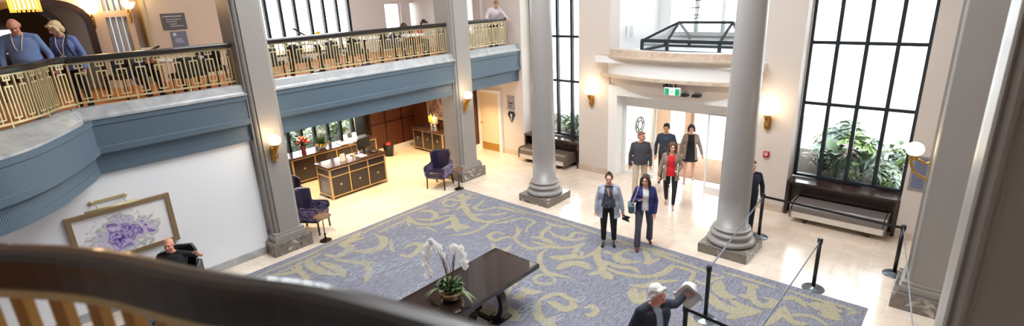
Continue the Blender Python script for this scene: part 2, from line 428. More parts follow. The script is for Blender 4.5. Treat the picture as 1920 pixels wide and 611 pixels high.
# ---- piers (left two, right two)
def pier(name, x0, x1, y0, y1, h):
    """square pier: marble plinth, moulded base, shaft with stepped corner mouldings"""
    bm = bm_new()
    box(bm, (x0, y0, 0), (x1, y1, .28), 1, .012)
    i = .07; box(bm, (x0+i, y0+i, .28), (x1-i, y1-i, .40), 0, .015)
    i = .10; box(bm, (x0+i, y0+i, .40), (x1-i, y1-i, .46), 0, .012)
    # shaft outline with stepped corners
    a0, a1, c0, c1 = x0+.12, x1-.12, y0+.12, y1-.12; s = .035
    P = []
    for cx, cy, sx, sy, order in ((a1, c1, -1, -1, 0), (a0, c1, 1, -1, 1), (a0, c0, 1, 1, 0), (a1, c0, -1, 1, 1)):
        q = [(cx, cy+3*s*sy), (cx+s*sx, cy+3*s*sy), (cx+s*sx, cy+2*s*sy), (cx+1.4*s*sx, cy+1.4*s*sy), (cx+2*s*sx, cy+s*sy), (cx+3*s*sx, cy+s*sy), (cx+3*s*sx, cy)]
        if order: q = q[::-1]
        P += q
    prism(bm, P, .46, h)
    return struct(name, bm, [M_grey, M_marb])
pier('pillar_west_south', -11.45, -10.43, 4.03, 4.88, HT)
pier('pillar_west_north', -11.5, -10.5, 9.53, 10.48, HT)
pier('pillar_east_north', -.42, .75, 9.48, 10.45, HT)
bm = bm_new(); box(bm, (-.02, 3.93, 0), (1.1, 4.95, .28), 1, .012)
prism(bm, [(.093, 4.9), (.093, 4.32), (.118, 4.035), (.135, 4.02), (.15, 4.035), (.16, 4.02), (.19, 4.0), (.21, 4.02), (.222, 4.035), (.235, 4.025), (.25, 4.06), (.95, 4.06), (.95, 4.9)], .28, HT)
struct('pillar_east_south', bm, [M_grey, M_marb])
def column(name, cx, cy):
    bm = bm_new(); box(bm, (cx-.475, cy-.475, 0), (cx+.475, cy+.475, .19), 1, .01)
    prof = [(.455, .19)]
    def torus(r, z0, z1, n=8):
        h = (z1-z0)/2
        return [(r-h+h*sin(pi*k/n)*1.0, z0+h-h*cos(pi*k/n)) for k in range(n+1)]
    prof += torus(.455, .19, .31) + [(.375, .32), (.365, .345), (.375, .365)] + torus(.405, .37, .44) + [(.345, .45), (.335, .47), (.35, .485)] + torus(.36, .49, .53) + [(.31, .55), (.295, .60)]
    for k in range(14):
        z = .6+(HT-.6)*k/13; t = (z-.6)/(HT-.6); prof.append((.292-.075*t**1.25, z))
    lathe(bm, prof, (cx, cy, 0), 48)
    return struct(name, bm, [M_col, M_marb])
column('column_west', -7.865, 9.955); column('column_east', -3.14, 9.96)

# ---- windows of the entrance wall
def big_window(name, x0, x1, zs, xs, z0=.83, z1=7.4, y=12.9):
    bm = bm_new(); f = .05
    box(bm, (x0, y-f, z0), (x0+.06, y+f, z1)); box(bm, (x1-.06, y-f, z0), (x1, y+f, z1)); box(bm, (x0, y-f, z0), (x1, y+f, z0+.06)); box(bm, (x0, y-f, z1-.06), (x1, y+f, z1))
    for x in xs: box(bm, (x-.036, y-f, z0), (x+.036, y+f, z1))
    for z in zs: box(bm, (x0, y-f*.8, z-.034), (x1, y+f*.8, z+.034))
    w = struct(name, bm, M_blackf)
    bm = bm_new(); box(bm, (x0+.03, y-.004, z0+.03), (x1-.03, y+.004, z1-.03)); struct('pane', bm, M_pglass, w)
    bm = bm_new(); box(bm, (x0-.01, 12.42, .76), (x1+.01, 12.93, .81), 0, .008); box(bm, (x0-.01, 12.66, 0), (x1+.01, 12.72, .76)); box(bm, (x0-.01, 12.44, 0), (x0+.05, 12.7, .76)); box(bm, (x1-.05, 12.44, 0), (x1+.01, 12.7, .76))
    struct('sill_panel', bm, M_dwood, w)
    return w
big_window('window_2', -2.8, -.72, (2.53, 3.84, 5.15, 6.3), (-2.28, -1.76, -1.24))
big_window('window_1', -10.6, -8.52, (2.53, 3.84, 5.15, 6.3), (-10.08, -9.56, -9.04))
SB('trim_6', [((-2.82, WB-.02, 0), (-.7, WB, .8)), ((-10.62, WB-.02, 0), (-8.5, WB, .8))], M_white)
# reception windows (below the gallery) and gallery windows above, both facing west
def bar_window(name, x, y0, y1, z0, z1, ys):
    bm = bm_new()
    for yy in ys: box(bm, (x-.06, yy-.04, z0), (x+.06, yy+.04, z1))
    box(bm, (x-.06, y0, z0), (x+.06, y1, z0+.06)); box(bm, (x-.06, y0, z1-.06), (x+.06, y1, z1))
    w = struct(name, bm, M_blackf)
    bm = bm_new(); box(bm, (x-.004, y0, z0), (x+.004, y1, z1)); struct('pane', bm, M_pglass, w); return w
ysb = [7.09, 7.53, 7.97, 8.44, 8.9, 9.36, 9.78]
bar_window('window_3', -15.66, 4.75, 9.8, .45, 2.5, [4.8, 5.3, 5.75, 6.2, 6.65]+ysb)
bar_window('window_4', -15.66, 6.6, 9.84, FZ+.2, 7.6, [6.65]+ysb)
def white_window(name, lo, hi, axis):
    """white framed window in a wall; axis = 0 faces +x, 1 faces -y"""
    bm = bm_new(); t = .05
    (x0, y0, z0), (x1, y1, z1) = lo, hi
    if axis == 0:
        box(bm, (x0, y0, z0), (x1, y0+t, z1)); box(bm, (x0, y1-t, z0), (x1, y1, z1)); box(bm, (x0, y0, z0), (x1, y1, z0+t)); box(bm, (x0, y0, z1-t), (x1, y1, z1))
    else:
        box(bm, (x0, y0, z0), (x0+t, y1, z1)); box(bm, (x1-t, y0, z0), (x1, y1, z1)); box(bm, (x0, y0, z0), (x1, y1, z0+t)); box(bm, (x0, y0, z1-t), (x1, y1, z1))
    w = struct(name, bm, M_white); bm = bm_new()
    if axis == 0: box(bm, ((x0+x1)/2-.003, y0, z0), ((x0+x1)/2+.003, y1, z1))
    else: box(bm, (x0, (y0+y1)/2-.003, z0), (x1, (y0+y1)/2+.003, z1))
    struct('pane', bm, M_pglass, w)
white_window('window_5', (-15.8, 11.17, FZ+.5), (-15.68, 11.84, 4.98), 0)
white_window('window_6', (-15.8, 12.24, FZ+.5), (-15.68, 12.97, 4.98), 0)
white_window('window_7', (-13.63, 12.75, FZ+.5), (-13.21, 12.85, 5.6), 1)
white_window('window_8', (-12.88, 12.75, FZ+.5), (-12.3, 12.85, 5.6), 1)
# beige service door at the end of the recess
bm = bm_new(); box(bm, (-12.5, 12.38, 0), (-11.64, 12.43, 2.0), 0, .005); d = struct('door_1', bm, mat('door_cream', (226, 208, 180), .5, var=.02))
bm = bm_new(); box(bm, (-12.45, 12.37, .03), (-11.69, 12.38, .28)); struct('kick_plate', bm, M_brass, d)
bm = bm_new(); ell(bm, (-12.42, 12.34, .98), (.03, .03, .03)); tube(bm, [(-12.42, 12.38, .98), (-12.42, 12.34, .98)], .012); struct('door_handle', bm, M_brass, d)
bm = bm_new()
for lo, hi in (((-12.6, 12.36, 0), (-12.5, 12.45, 2.1)), ((-11.64, 12.36, 0), (-11.54, 12.45, 2.1)), ((-12.6, 12.36, 2.0), (-11.54, 12.45, 2.1))): box(bm, lo, hi, 0, .008)
struct('door_frame', bm, M_white, d)

# ---- entrance bay
def arc(z_unused, y_end, sag, x0, x1, n=24):
    cx = (x0+x1)/2; hw = (x1-x0)/2; R = (hw*hw+sag*sag)/(2*sag)
    return [(cx+hw*(-1+2*k/n), y_end-sag+R-sqrt(R*R-(hw*(-1+2*k/n))**2)) for k in range(n+1)]
A = arc(0, 12.5, .42, -7.62, -3.70)
bm = bm_new()   # marble curb on top
sweep(bm, A, [(-.3, 3.4), (.0, 3.4), (.0, 3.585), (-.3, 3.585)]); struct('trim_bay_curb', bm, M_marwarm)
bm = bm_new(); sweep(bm, arc(0, 12.5, .42, -7.72, -3.6), [(-.2, 3.3), (.02, 3.3), (.06, 3.33), (.15, 3.37), (.17, 3.4), (.17, 3.43), (-.2, 3.43)], mis=[0, 0, 0, 0, 0, 1, 0]); struct('trim_bay_cornice', bm, [mat('cornice_greige', (190, 180, 166), .5), M_marwarm])
bm = bm_new(); sweep(bm, arc(0, 12.5, .42, -7.66, -3.66), [(-.3, 2.93), (.0, 2.93), (.0, 3.32), (-.3, 3.32)]); struct('wall_bay_parapet', bm, M_white)
bm = bm_new(); sweep(bm, arc(0, 12.5, .42, -7.72, -3.6), [(-.3, 2.87), (.12, 2.87), (.12, 2.95), (-.3, 2.95)]); struct('trim_bay_ledge', bm, M_marwarm)
bm = bm_new(); sweep(bm, arc(0, 12.5, .36, -7.55, -3.77), [(-.5, 2.38), (-.35, 2.38), (-.12, 2.5), (.0, 2.7), (.0, 2.9), (-.5, 2.9)]); struct('wall_bay_cove', bm, M_wall)
SB('trim_7', [((-7.5, 12.42, 0), (-7.24, 12.5, 2.35)), ((-4.08, 12.42, 0), (-3.82, 12.5, 2.35)), ((-7.5, 12.42, 2.35), (-3.82, 12.5, 2.62))], M_white)
SB('wall_bay_jambs', [((-7.5, 12.5, 0), (-7.26, 13.0, 2.9)), ((-4.06, 12.5, 0), (-3.82, 13.0, 2.9)), ((-7.26, 12.5, 2.38), (-4.06, 12.85, 2.9)), ((-7.26, 12.85, 2.12), (-4.06, 13.0, 2.9))], M_white)
# vestibule behind the sliding doors
S('floor_vestibule', (-7.6, 12.95, -.3), (-3.5, 15.7, 0), mat('vestibule_floor', (214, 196, 176), .4, var=.1))
SB('wall_vestibule_sides', [((-7.75, 12.95, 0), (-7.6, 15.7, 3.2)), ((-3.6, 12.95, 0), (-3.45, 15.7, 3.2))], M_white)
S('ceiling_vestibule', (-7.75, 12.95, 2.9), (-3.45, 15.85, 3.25), M_white)
SB('wall_vestibule_back', [((-7.75, 15.55, 0), (-7.1, 15.7, 3.2)), ((-7.1, 15.55, 0), (-6.62, 15.7, .3)), ((-6.62, 15.55, 0), (-6.4, 15.7, 3.2)), ((-7.1, 15.55, 2.3), (-3.45, 15.7, 3.2)), ((-3.75, 15.55, 0), (-3.45, 15.7, 3.2))],
   mat('vestibule_peach', (240, 214, 184), .6))
SB('trim_8', [((-6.4, 15.5, 0), (-6.3, 15.6, 2.3)), ((-5.3, 15.5, 0), (-5.22, 15.6, 2.3)), ((-7.12, 15.5, .28), (-6.6, 15.56, .34))], mat('tan_frame', (190, 160, 120), .4))
# sliding glass doors
def glass_door(name, x0, x1, y):
    bm = bm_new()
    box(bm, (x0, y-.03, 0), (x1, y+.03, .11)); box(bm, (x0, y-.025, 2.04), (x1, y+.025, 2.12)); box(bm, (x0, y-.02, .1), (x0+.03, y+.02, 2.05)); box(bm, (x1-.03, y-.02, .1), (x1, y+.02, 2.05))
    w = struct(name, bm, M_white); bm = bm_new(); box(bm, (x0+.03, y-.005, .11), (x1-.03, y+.005, 2.04)); struct('pane', bm, M_glass, w)
    bm = bm_new()
    k = 0
    while x0+.14+k*.1 < x1-.1:
        if k % 5 != 4: tube(bm, [(x0+.14+k*.1, y-.009, 1.0), (x0+.14+k*.1, y-.004, 1.0)], .012, 8)
        k += 1
    struct('safety_dots', bm, M_black, w); return w
glass_door('door_2', -7.24, -6.3, 12.92); glass_door('door_3', -4.86, -4.06, 12.86)
SB('trim_9', [((-7.26, 12.86, 2.0), (-4.06, 13.0, 2.13)), ((-7.26, 12.86, 0), (-7.22, 12.96, 2.1))], M_white)
# upper part of the bay: floor, side walls, back window
SB('wall_upper_bay_sides', [((-7.8, 12.95, 3.25), (-7.6, 15.6, HT)), ((-3.72, 12.95, 3.25), (-3.5, 15.6, HT))], M_white)
S('floor_upper_bay', (-7.8, 12.2, 3.25), (-3.5, 15.6, 3.42), M_white)
SB('wall_upper_bay_back', [((-7.8, 15.5, 3.25), (-7.3, 15.75, HT)), ((-4.02, 15.5, 3.25), (-3.5, 15.75, HT)), ((-7.3, 15.5, 3.25), (-4.02, 15.75, 3.75)), ((-7.3, 15.5, 6.6), (-4.02, 15.75, HT))], M_white)
bm = bm_new()
for x in (-7.28, -6.45, -5.66, -4.87, -4.04): box(bm, (x-.05, 15.5, 3.75), (x+.05, 15.62, 6.6))
box(bm, (-7.3, 15.48, 3.72), (-4.02, 15.64, 3.8)); box(bm, (-7.3, 15.5, 6.5), (-4.02, 15.62, 6.6)); w = struct('window_9', bm, M_white)
bm = bm_new(); box(bm, (-7.3, 15.6, 3.75), (-4.02, 15.61, 6.6)); struct('pane', bm, M_pglass, w)
# camera-side balcony floor
SB('floor_south_gallery', [((-4.5, -6, 3.2), (6, -.75, FZ))], M_carpet2)
# outside: terrace, planter soil, street
S('ground', (-40, 15.7, -.35), (30, 80, -.05), mat('street_pale', (205, 205, 205), .9, var=.08, scale=1))
S('ground_west', (-40, -6, -.35), (-16.3, 15.7, -.05), mat('garden_soil', (90, 88, 70), .95, var=.3, scale=3))
SB('ground_planters', [((-3.4, 12.98, -.3), (2, 15.6, .72)), ((-12.5, 12.98, -.3), (-7.9, 15.6, .72))], mat('planter_soil', (58, 50, 42), .95, var=.4, scale=12, bump=.5, bscale=30))
# ================================================================== RUG (traced scrollwork, converted to floor coordinates)
_M = cam.matrix_world.to_3x3()
def floor_pt(u, v, z=0.):
    d = _M @ V(((u-960)/981.85, -(v-305.5)/981.85, -1)); t = (z-5.1)/d.z
    return V((d.x*t, d.y*t, z))
RUG = [
 ((680,340), .07, [[(0,333),(150,262),(408,160)],[(100,330),(300,235)],[(480,132),(560,95),(635,64),(690,80),(745,97)]]),
 ((680,340), .11, [[(512,150),(520,128),(560,118),(620,125),(680,110),(735,108)],[(600,95),(640,110),(690,90)],[(640,150),(600,187)],[(510,152),(560,160),(600,142)],[(640,152),(690,150)],[(775,122),(740,150),(710,170),(750,185),(815,175)],[(682,215),(770,215)]]),
 ((680,340), .15, [[(635,80),(640,130),(650,170),(680,215),(740,250),(815,262)],[(360,197),(430,192),(468,220),(430,248),(345,243)],[(290,225),(330,265),(400,278),(480,272),(550,245),(585,215)],[(240,470),(290,482),(340,455),(372,412),(320,400),(268,430)],[(90,345),(122,365),(122,420),(60,452),(0,462)]]),
 ((680,340), .09, [[(490,183),(545,183),(525,197),(480,200)],[(475,240),(530,222),(585,220)],[(350,300),(420,300),(470,322)],[(285,240),(300,290)],[(555,347),(640,340),(720,320),(790,280),(850,250)],[(180,375),(186,430),(205,452)]]),
 ((680,340), .20, [[(580,230),(590,270),(605,322)],[(530,302),(600,285),(680,297)]]),
 ((480,340), .07, [[(-60,640),(10,605),(150,548),(300,490),(430,430),(560,370),(680,318)],[(60,620),(250,540),(420,460)]]),
 ((480,340), .20, [[(440,470),(520,480),(600,430),(555,400),(620,380),(690,362)],[(330,500),(350,540),(400,570),(500,600)],[(560,400),(610,370),(660,330)],[(620,450),(740,440),(805,415),(812,370),(770,345)],[(420,520),(520,560),(560,610)]]),
 ((480,340), .14, [[(500,500),(640,520),(760,520)],[(680,500),(720,570),(700,640)],[(230,560),(300,590),(330,640)],[(120,600),(200,590),(270,560),(260,530)]]),
 ((860,340), .07, [[(280,150),(350,172),(440,202),(520,222),(640,256),(815,310)],[(275,165),(350,190),(430,212)],[(180,385),(0,0)][:0]]),
 ((860,340), .12, [[(190,215),(250,214),(312,200)],[(0,90),(45,160),(80,230),(140,258),(230,255),(335,228)],[(290,340),(240,328),(192,350),(230,380),(290,362),(350,358)],[(350,362),(400,405),(470,430),(560,422),(700,425),(800,395)],[(600,275),(570,300),(530,335),(545,378),(640,410)],[(560,265),(620,285),(715,297)],[(465,357),(540,368),(600,392)],[(580,320),(620,350),(700,362),(740,330),(815,342)],[(650,368),(740,376),(815,362)],[(560,440),(520,470),(520,530),(560,580),(645,605),(712,617)],[(800,400),(750,430),(730,490)],[(215,402),(240,437),(300,442),(332,412)]]),
 ((860,340), .09, [[(100,178),(160,185),(230,170),(310,182),(420,212)],[(150,262),(250,268),(330,255),(400,237),(480,258),(445,290),(425,330)],[(0,345),(80,330),(150,300),(195,275)],[(350,358),(378,340),(372,292)],[(430,437),(500,432)],[(465,385),(540,405),(640,420)],[(0,85),(40,100),(90,98)]]),
 ((860,340), .22, [[(0,295),(65,297)],[(590,487),(660,490),(720,482),(785,492)],[(630,560),(700,528),(780,528),(830,560)]]),
 ((940,431), .12, [[(500,185),(560,165),(610,135),(645,95),(650,70)],[(650,200),(720,230),(815,250)],[(815,130),(760,150),(748,180),(815,196)],[(650,140),(710,158)],[(640,255),(700,315)],[(530,500),(580,490),(605,520),(570,547),(535,540)],[(240,460),(300,425),(370,413),(430,440),(500,462)],[(330,560),(320,600),(350,640)]]),
 ((940,431), .17, [[(622,130),(610,180),(640,230),(630,270),(560,287)],[(240,460),(225,510),(240,560),(290,592),(332,560)],[(300,460),(350,482),(400,510),(460,488),(440,460)],[(130,370),(180,400),(245,395)],[(80,440),(150,415)],[(45,500),(90,555),(60,580)],[(240,560),(300,610)]]),
 ((940,431), .09, [[(660,240),(740,280),(815,292)],[(330,310),(340,330),(300,348),(240,345),(212,322),(225,300),(260,290),(310,298),(330,312)],[(0,60),(30,48),(80,50),(110,20),(120,0)],[(500,185),(512,150),(490,142)],[(60,360),(100,345)],[(40,420),(60,360)]]),
 ((1060,400), .09, [[(200,130),(430,205),(740,290)],[(0,62),(200,130)],[(555,250),(680,295),(815,345)],[(300,192),(340,200),(390,200)],[(350,250),(400,236),(440,242)]]),
 ((1060,400), .14, [[(350,250),(320,280),(360,312),(480,310)],[(500,240),(530,288),(520,322),(600,290)],[(250,345),(350,385),(470,405),(580,400),(650,370),(690,340),(815,380)],[(260,310),(330,342),(420,350),(467,382)],[(415,460),(500,466),(580,442),(712,432)]]),
 ((1060,400), .22, [[(440,485),(432,520),(470,562),(500,500)],[(250,345),(205,300)],[(230,370),(290,420)]]),
 ((1220,431), .09, [[(0,152),(190,210),(340,262),(470,303)],[(0,118),(190,182)],[(460,272),(640,322),(815,378)],[(470,305),(390,320),(340,350),(275,318)],[(0,292),(80,270),(150,236),(270,270),(250,330),(235,360)]]),
 ((1220,431), .15, [[(590,340),(640,370),(640,420),(690,480),(760,485),(782,452),(722,438)],[(590,342),(685,372)],[(570,422),(632,432)],[(505,450),(580,490),(690,525)],[(490,565),(600,535)],[(240,360),(150,460)]]),
 ((1220,431), .24, [[(440,335),(432,380),(470,420),(530,432)],[(370,410),(420,470),(500,510),(600,530),(690,522)],[(240,560),(300,640)]]),
 ((1400,431), .09, [[(240,382),(460,450),(672,512),(640,545)],[(250,550),(350,545),(440,565),(520,620)]]),
 ((1400,431), .14, [[(230,442),(310,440),(372,492)],[(500,470),(560,500)],[(110,610),(200,550),(240,495)],[(240,500),(250,540),(290,590),(385,602)],[(0,340),(0,341)][:0],[(470,545),(600,577)]]),
 ((1400,431), .26, [[(400,478),(500,500),(590,522)],[(500,500),(560,570)]]),
]
CH = [((680,340),[[(150,325),(290,262)],[(0,360),(110,330)],[(0,450),(280,358)],[(150,440),(397,348)],[(60,560),(420,490)],[(150,600),(430,498)],[(40,548),(275,482)],[(0,480),(130,440)],[(0,610),(260,520)],[(530,430),(590,400)]]),
      ((480,340),[[(330,540),(640,430)],[(400,600),(700,480)],[(560,430),(810,350)],[(600,600),(815,520)],[(450,620),(815,470)],[(560,640),(815,560)],[(560,520),(700,470)]]),
      ((940,431),[[(70,415),(200,340)],[(90,590),(215,480)],[(150,495),(290,455)],[(170,540),(215,515)],[(350,575),(390,545)],[(480,455),(520,435)],[(230,620),(350,570)],[(100,530),(180,480)]]),
      ((640,407),[[(330,560),(470,500)],[(380,430),(480,370)],[(200,500),(470,420)]])]
def rug():
    bm = bm_new(); X0, X1, Y0, Y1 = -10.2, -.66, -1.5, 9.2; hz = .012
    box(bm, (X0, Y0, 0), (X1, Y1, hz), 0)
    cl = lambda p: V((min(max(p.x, X0+.05), X1-.05), min(max(p.y, Y0+.05), Y1-.05), 0))
    lev = 0
    def ribbon(P, w, z, mi, taper=True):
        n = len(P); A = []; 
        for k, p in enumerate(P):
            d = P[min(k+1, n-1)]-P[max(k-1, 0)]
            if d.length < 1e-6: d = V((1,0,0))
            d.normalize(); nr = V((-d.y, d.x, 0)); s = k/(n-1)
            ww = w/2*((.45+.55*min(1, s/.25))*(.35+.65*min(1, (1-s)/.25)) if taper else 1)
            A.append((bm.verts.new(cl(p+nr*ww)+V((0,0,z+k*.00003))), bm.verts.new(cl(p-nr*ww)+V((0,0,z+k*.00003+.00001)))))
        for a, c in zip(A, A[1:]):
            for q in ((a[0], a[1], c[1]), (a[0], c[1], c[0])):
                try: f = bm.faces.new(q)
                except ValueError: continue
                f.material_index = mi; f.normal_update()
                if f.normal.z < 0: f.normal_flip()
        if taper:
            for q, r in ((P[0], w*.22), (P[-1], w*.2)):
                vs_ = [bm.verts.new(cl(q+V((cos(2*pi*j/10)*r, sin(2*pi*j/10)*r, 0)))+V((0,0,z+.0018))) for j in range(10)]
                f = bm.faces.new(vs_); f.material_index = mi
    for org, w, strokes in RUG:
        for s in strokes:
            if len(s) < 2: continue
            P = [floor_pt(org[0]+x/3.396, org[1]+y/3.396) for x, y in s]; lev += 1
            ribbon(crom([tuple(p) for p in P], 8), w*.95, hz+.0012+(lev % 40)*.00004, 1, w > .08 or len(s) > 3)
    for org, lines in CH:
        sc = 3.396 if org != (640,407) else 2.994
        for (x0, y0), (x1, y1) in lines:
            a = floor_pt(org[0]+x0/sc, org[1]+y0/sc); c = floor_pt(org[0]+x1/sc, org[1]+y1/sc); L = (c-a).length; d = (c-a).normalized(); nr = V((-d.y, d.x, 0))
            n = max(1, int(L/.21))
            for k in range(n):
                q = a+d*(L*(k+.5)/n); rl, rw = (.115, .05) if k % 2 == 0 else (.10, .062)
                R = [q+d*cos(2*pi*j/14)*rl+nr*sin(2*pi*j/14)*rw for j in range(15)]; lev += 1
                ribbon(R, .026, hz+.003+(lev % 40)*.00004, 2, False)
    # repeat of the scrolls on the camera side of the rug, point-mirrored about the rug centre
    return bm
def pile(name, a, c, tex):
    m = bpy.data.materials.new(name); m.use_nodes = True; t = m.node_tree; L = t.links; b = t.nodes['Principled BSDF']; b.inputs['Roughness'].default_value = .95
    b.inputs['Specular IOR Level'].default_value = .15
    tc = N(t, 'ShaderNodeTexCoord'); n1 = N(t, 'ShaderNodeTexNoise', Scale=45., Detail=3.); n2 = N(t, 'ShaderNodeTexNoise', Scale=.6, Detail=2.)
    mp = N(t, 'ShaderNodeMapping'); mp.inputs['Scale'].default_value = (1, .12, 1); L.new(tc.outputs['Object'], mp.inputs[0]); n3 = N(t, 'ShaderNodeTexNoise', Scale=60., Detail=2.); L.new(mp.outputs[0], n3.inputs[0])
    L.new(tc.outputs['Object'], n1.inputs[0]); L.new(tc.outputs['Object'], n2.inputs[0])
    ad = N(t, 'ShaderNodeMath', operation='ADD'); L.new(n1.outputs[0], ad.inputs[0]); L.new(n3.outputs[0], ad.inputs[1])
    r = ramp(t, [(.38, srgb(*a)), (.62, srgb(*c))]); h = N(t, 'ShaderNodeMath', operation='MULTIPLY'); h.inputs[1].default_value = .5
    L.new(ad.outputs[0], h.inputs[0]); L.new(h.outputs[0], r.inputs[0]); L.new(r.outputs[0], b.inputs['Base Color']); return m
M_rugb = pile('rug_slate_blue', (106, 108, 120), (146, 148, 160), 1); M_rugg = pile('rug_beige', (146, 141, 120), (172, 167, 146), 1); M_rugc = pile('rug_pale_chain', (134, 142, 154), (164, 170, 178), 1)
_o = obj('area_rug', rug(), [M_rugb, M_rugg, M_rugc], fixn=False)
tag(_o, 'large slate blue rug with beige scrollwork and chain links covering the lobby floor', 'rug')
# ================================================================== RAILINGS
def path_at(path, s):
    for a, c in zip(path, path[1:]):
        L = sqrt((a[0]-c[0])**2+(a[1]-c[1])**2)
        if s <= L or (a, c) == (path[-2], path[-1]):
            t = s/L; return V((a[0]+(c[0]-a[0])*t, a[1]+(c[1]-a[1])*t, 0)), V(((c[0]-a[0])/L, (c[1]-a[1])/L, 0))
        s -= L
def plen(path): return sum(sqrt((a[0]-c[0])**2+(a[1]-c[1])**2) for a, c in zip(path, path[1:]))
def railing(label, path, z0, ztop, pitch=.28, rail_w=.13, group='brass gallery railings'):
    t = thing('gallery_railing', label, 'railing', (path[0][0], path[0][1], z0), 0, group); O = V(t.location)
    loc = [(p[0]-O.x, p[1]-O.y) for p in path]; h = ztop-z0
    bm = bm_new(); w = rail_w/2
    sweep(bm, loc, [(-w, h-.075), (-w-.006, h-.03), (-w+.01, h-.006), (0, h), (w-.01, h-.006), (w+.006, h-.03), (w, h-.075), (w-.02, h-.10), (-w+.02, h-.10)], smooth=False)
    obj('handrail', bm, M_rail, t)
    bm = bm_new(); sweep(bm, loc, [(-.014, .055), (.014, .055), (.014, .085), (-.014, .085)]); sweep(bm, loc, [(-.014, h-.125), (.014, h-.125), (.014, h-.10), (-.014, h-.10)]); obj('bottom_rail', bm, M_gold, t)
    L = plen(loc); n = max(2, round(L/pitch)); step = L/n; th = .022
    for k in range(n+1):
        p, d = path_at(loc, min(L-1e-4, k*step)); bm = bm_new(); nr = V((d.y, -d.x, 0))
        beam(bm, p+V((0,0,0 if k % 3 == 0 else .06)), p+V((0,0,h-.09)), th, th, up=d); obj('baluster', bm, M_gold, t)
        if k == n: break
        c, d = path_at(loc, (k+.5)*step); bm = bm_new()
        a, e = .07, .16; zt = h-.27; up = V((0,0,1))
        def P(x, z): return c+d*x+V((0,0,z))
        hw = step*.235
        for x in (-hw, hw): beam(bm, P(x, .13), P(x, zt), .019, .019, up=d)
        for z in (.13, zt): beam(bm, P(-hw-.009, z), P(hw+.009, z), .019, .019)
        beam(bm, P(0, .06), P(0, zt+.0), .019, .019, up=d); beam(bm, P(0, zt), P(0, h-.1), .019, .019, up=d)
        zc = h-.185
        beam(bm, P(-hw*.8, zc), P(hw*.8, zc), .019, .019)
        for x in (-hw*.8, hw*.8): beam(bm, P(x, zc-.009), P(x, zc+.055), .019, .019, up=d)
        beam(bm, P(-hw*.8, zc+.055), P(-hw*.3, zc+.055), .017, .017); beam(bm, P(hw*.3, zc+.055), P(hw*.8, zc+.055), .017, .017)
        obj('lattice_panel', bm, M_gold, t)
    return t
RX = -10.86
railing('brass lattice railing along the curved bulge at the left end of the gallery', rail_bulge[::-1], 3.62, 4.45, .24)
railing('brass lattice railing between the curved bulge and the first west pier', [(RX, 1.62), (RX, 4.12)], 3.63, 4.44)
railing('brass lattice railing between the two west piers', [(RX, 4.78), (RX, 9.62)], 3.63, 4.44)
railing('short brass lattice railing between the second west pier and the entrance wall', [(RX, 10.38), (RX, 12.0)], 3.63, 4.44)
# foreground balustrade on the camera side
fg = [(p.x, p.y) for p in crom([(-3.3, -1.0), (-2.6, -.35), (-2.08, .01), (-1.76, .20), (-1.365, .345), (-1.075, .485), (-.68, .60), (-.2, .70), (.4, .72), (1.1, .6)], 4)]
t = thing('gallery_railing', 'dark curved handrail on wide gold balusters right in front of the viewer', 'railing', (-2.0, .1, 3.45)); O = V(t.location)
loc = [(p[0]-O.x, p[1]-O.y) for p in fg]; h = 4.462-O.z
bm = bm_new(); sweep(bm, loc, [(-.045, h-.02), (-.035, h-.005), (-.015, h), (.015, h), (.035, h-.005), (.045, h-.02), (.045, h-.105), (.035, h-.12), (-.035, h-.12), (-.045, h-.105)]); obj('handrail', bm, M_rail, t)
bm = bm_new(); sweep(bm, loc, [(-.03, .02), (.03, .02), (.03, .06), (-.03, .06)]); sweep(bm, loc, [(-.03, h-.15), (.03, h-.15), (.03, h-.12), (-.03, h-.12)]); obj('bottom_rail', bm, M_gold, t)
L = plen(loc); n = round(L/.135)
M_golddk = mat('aged_gold_baluster', (170, 128, 70), .35, metal=.6, var=.1)
for k in range(n+1):
    p, d = path_at(loc, min(L-1e-4, k*L/n)); bm = bm_new(); beam(bm, p+V((0,0,-.05 if k % 2 else .02)), p+V((0,0,h-.14)), .03, .045, up=d); obj('baluster', bm, M_golddk, t)
bm = bm_new(); prism(bm, [(x, y+.1) for x, y in fg]+[(1.1, -1.2), (-3.3, -2)], 3.3, 3.44); struct('floor_viewer', bm, M_marw)
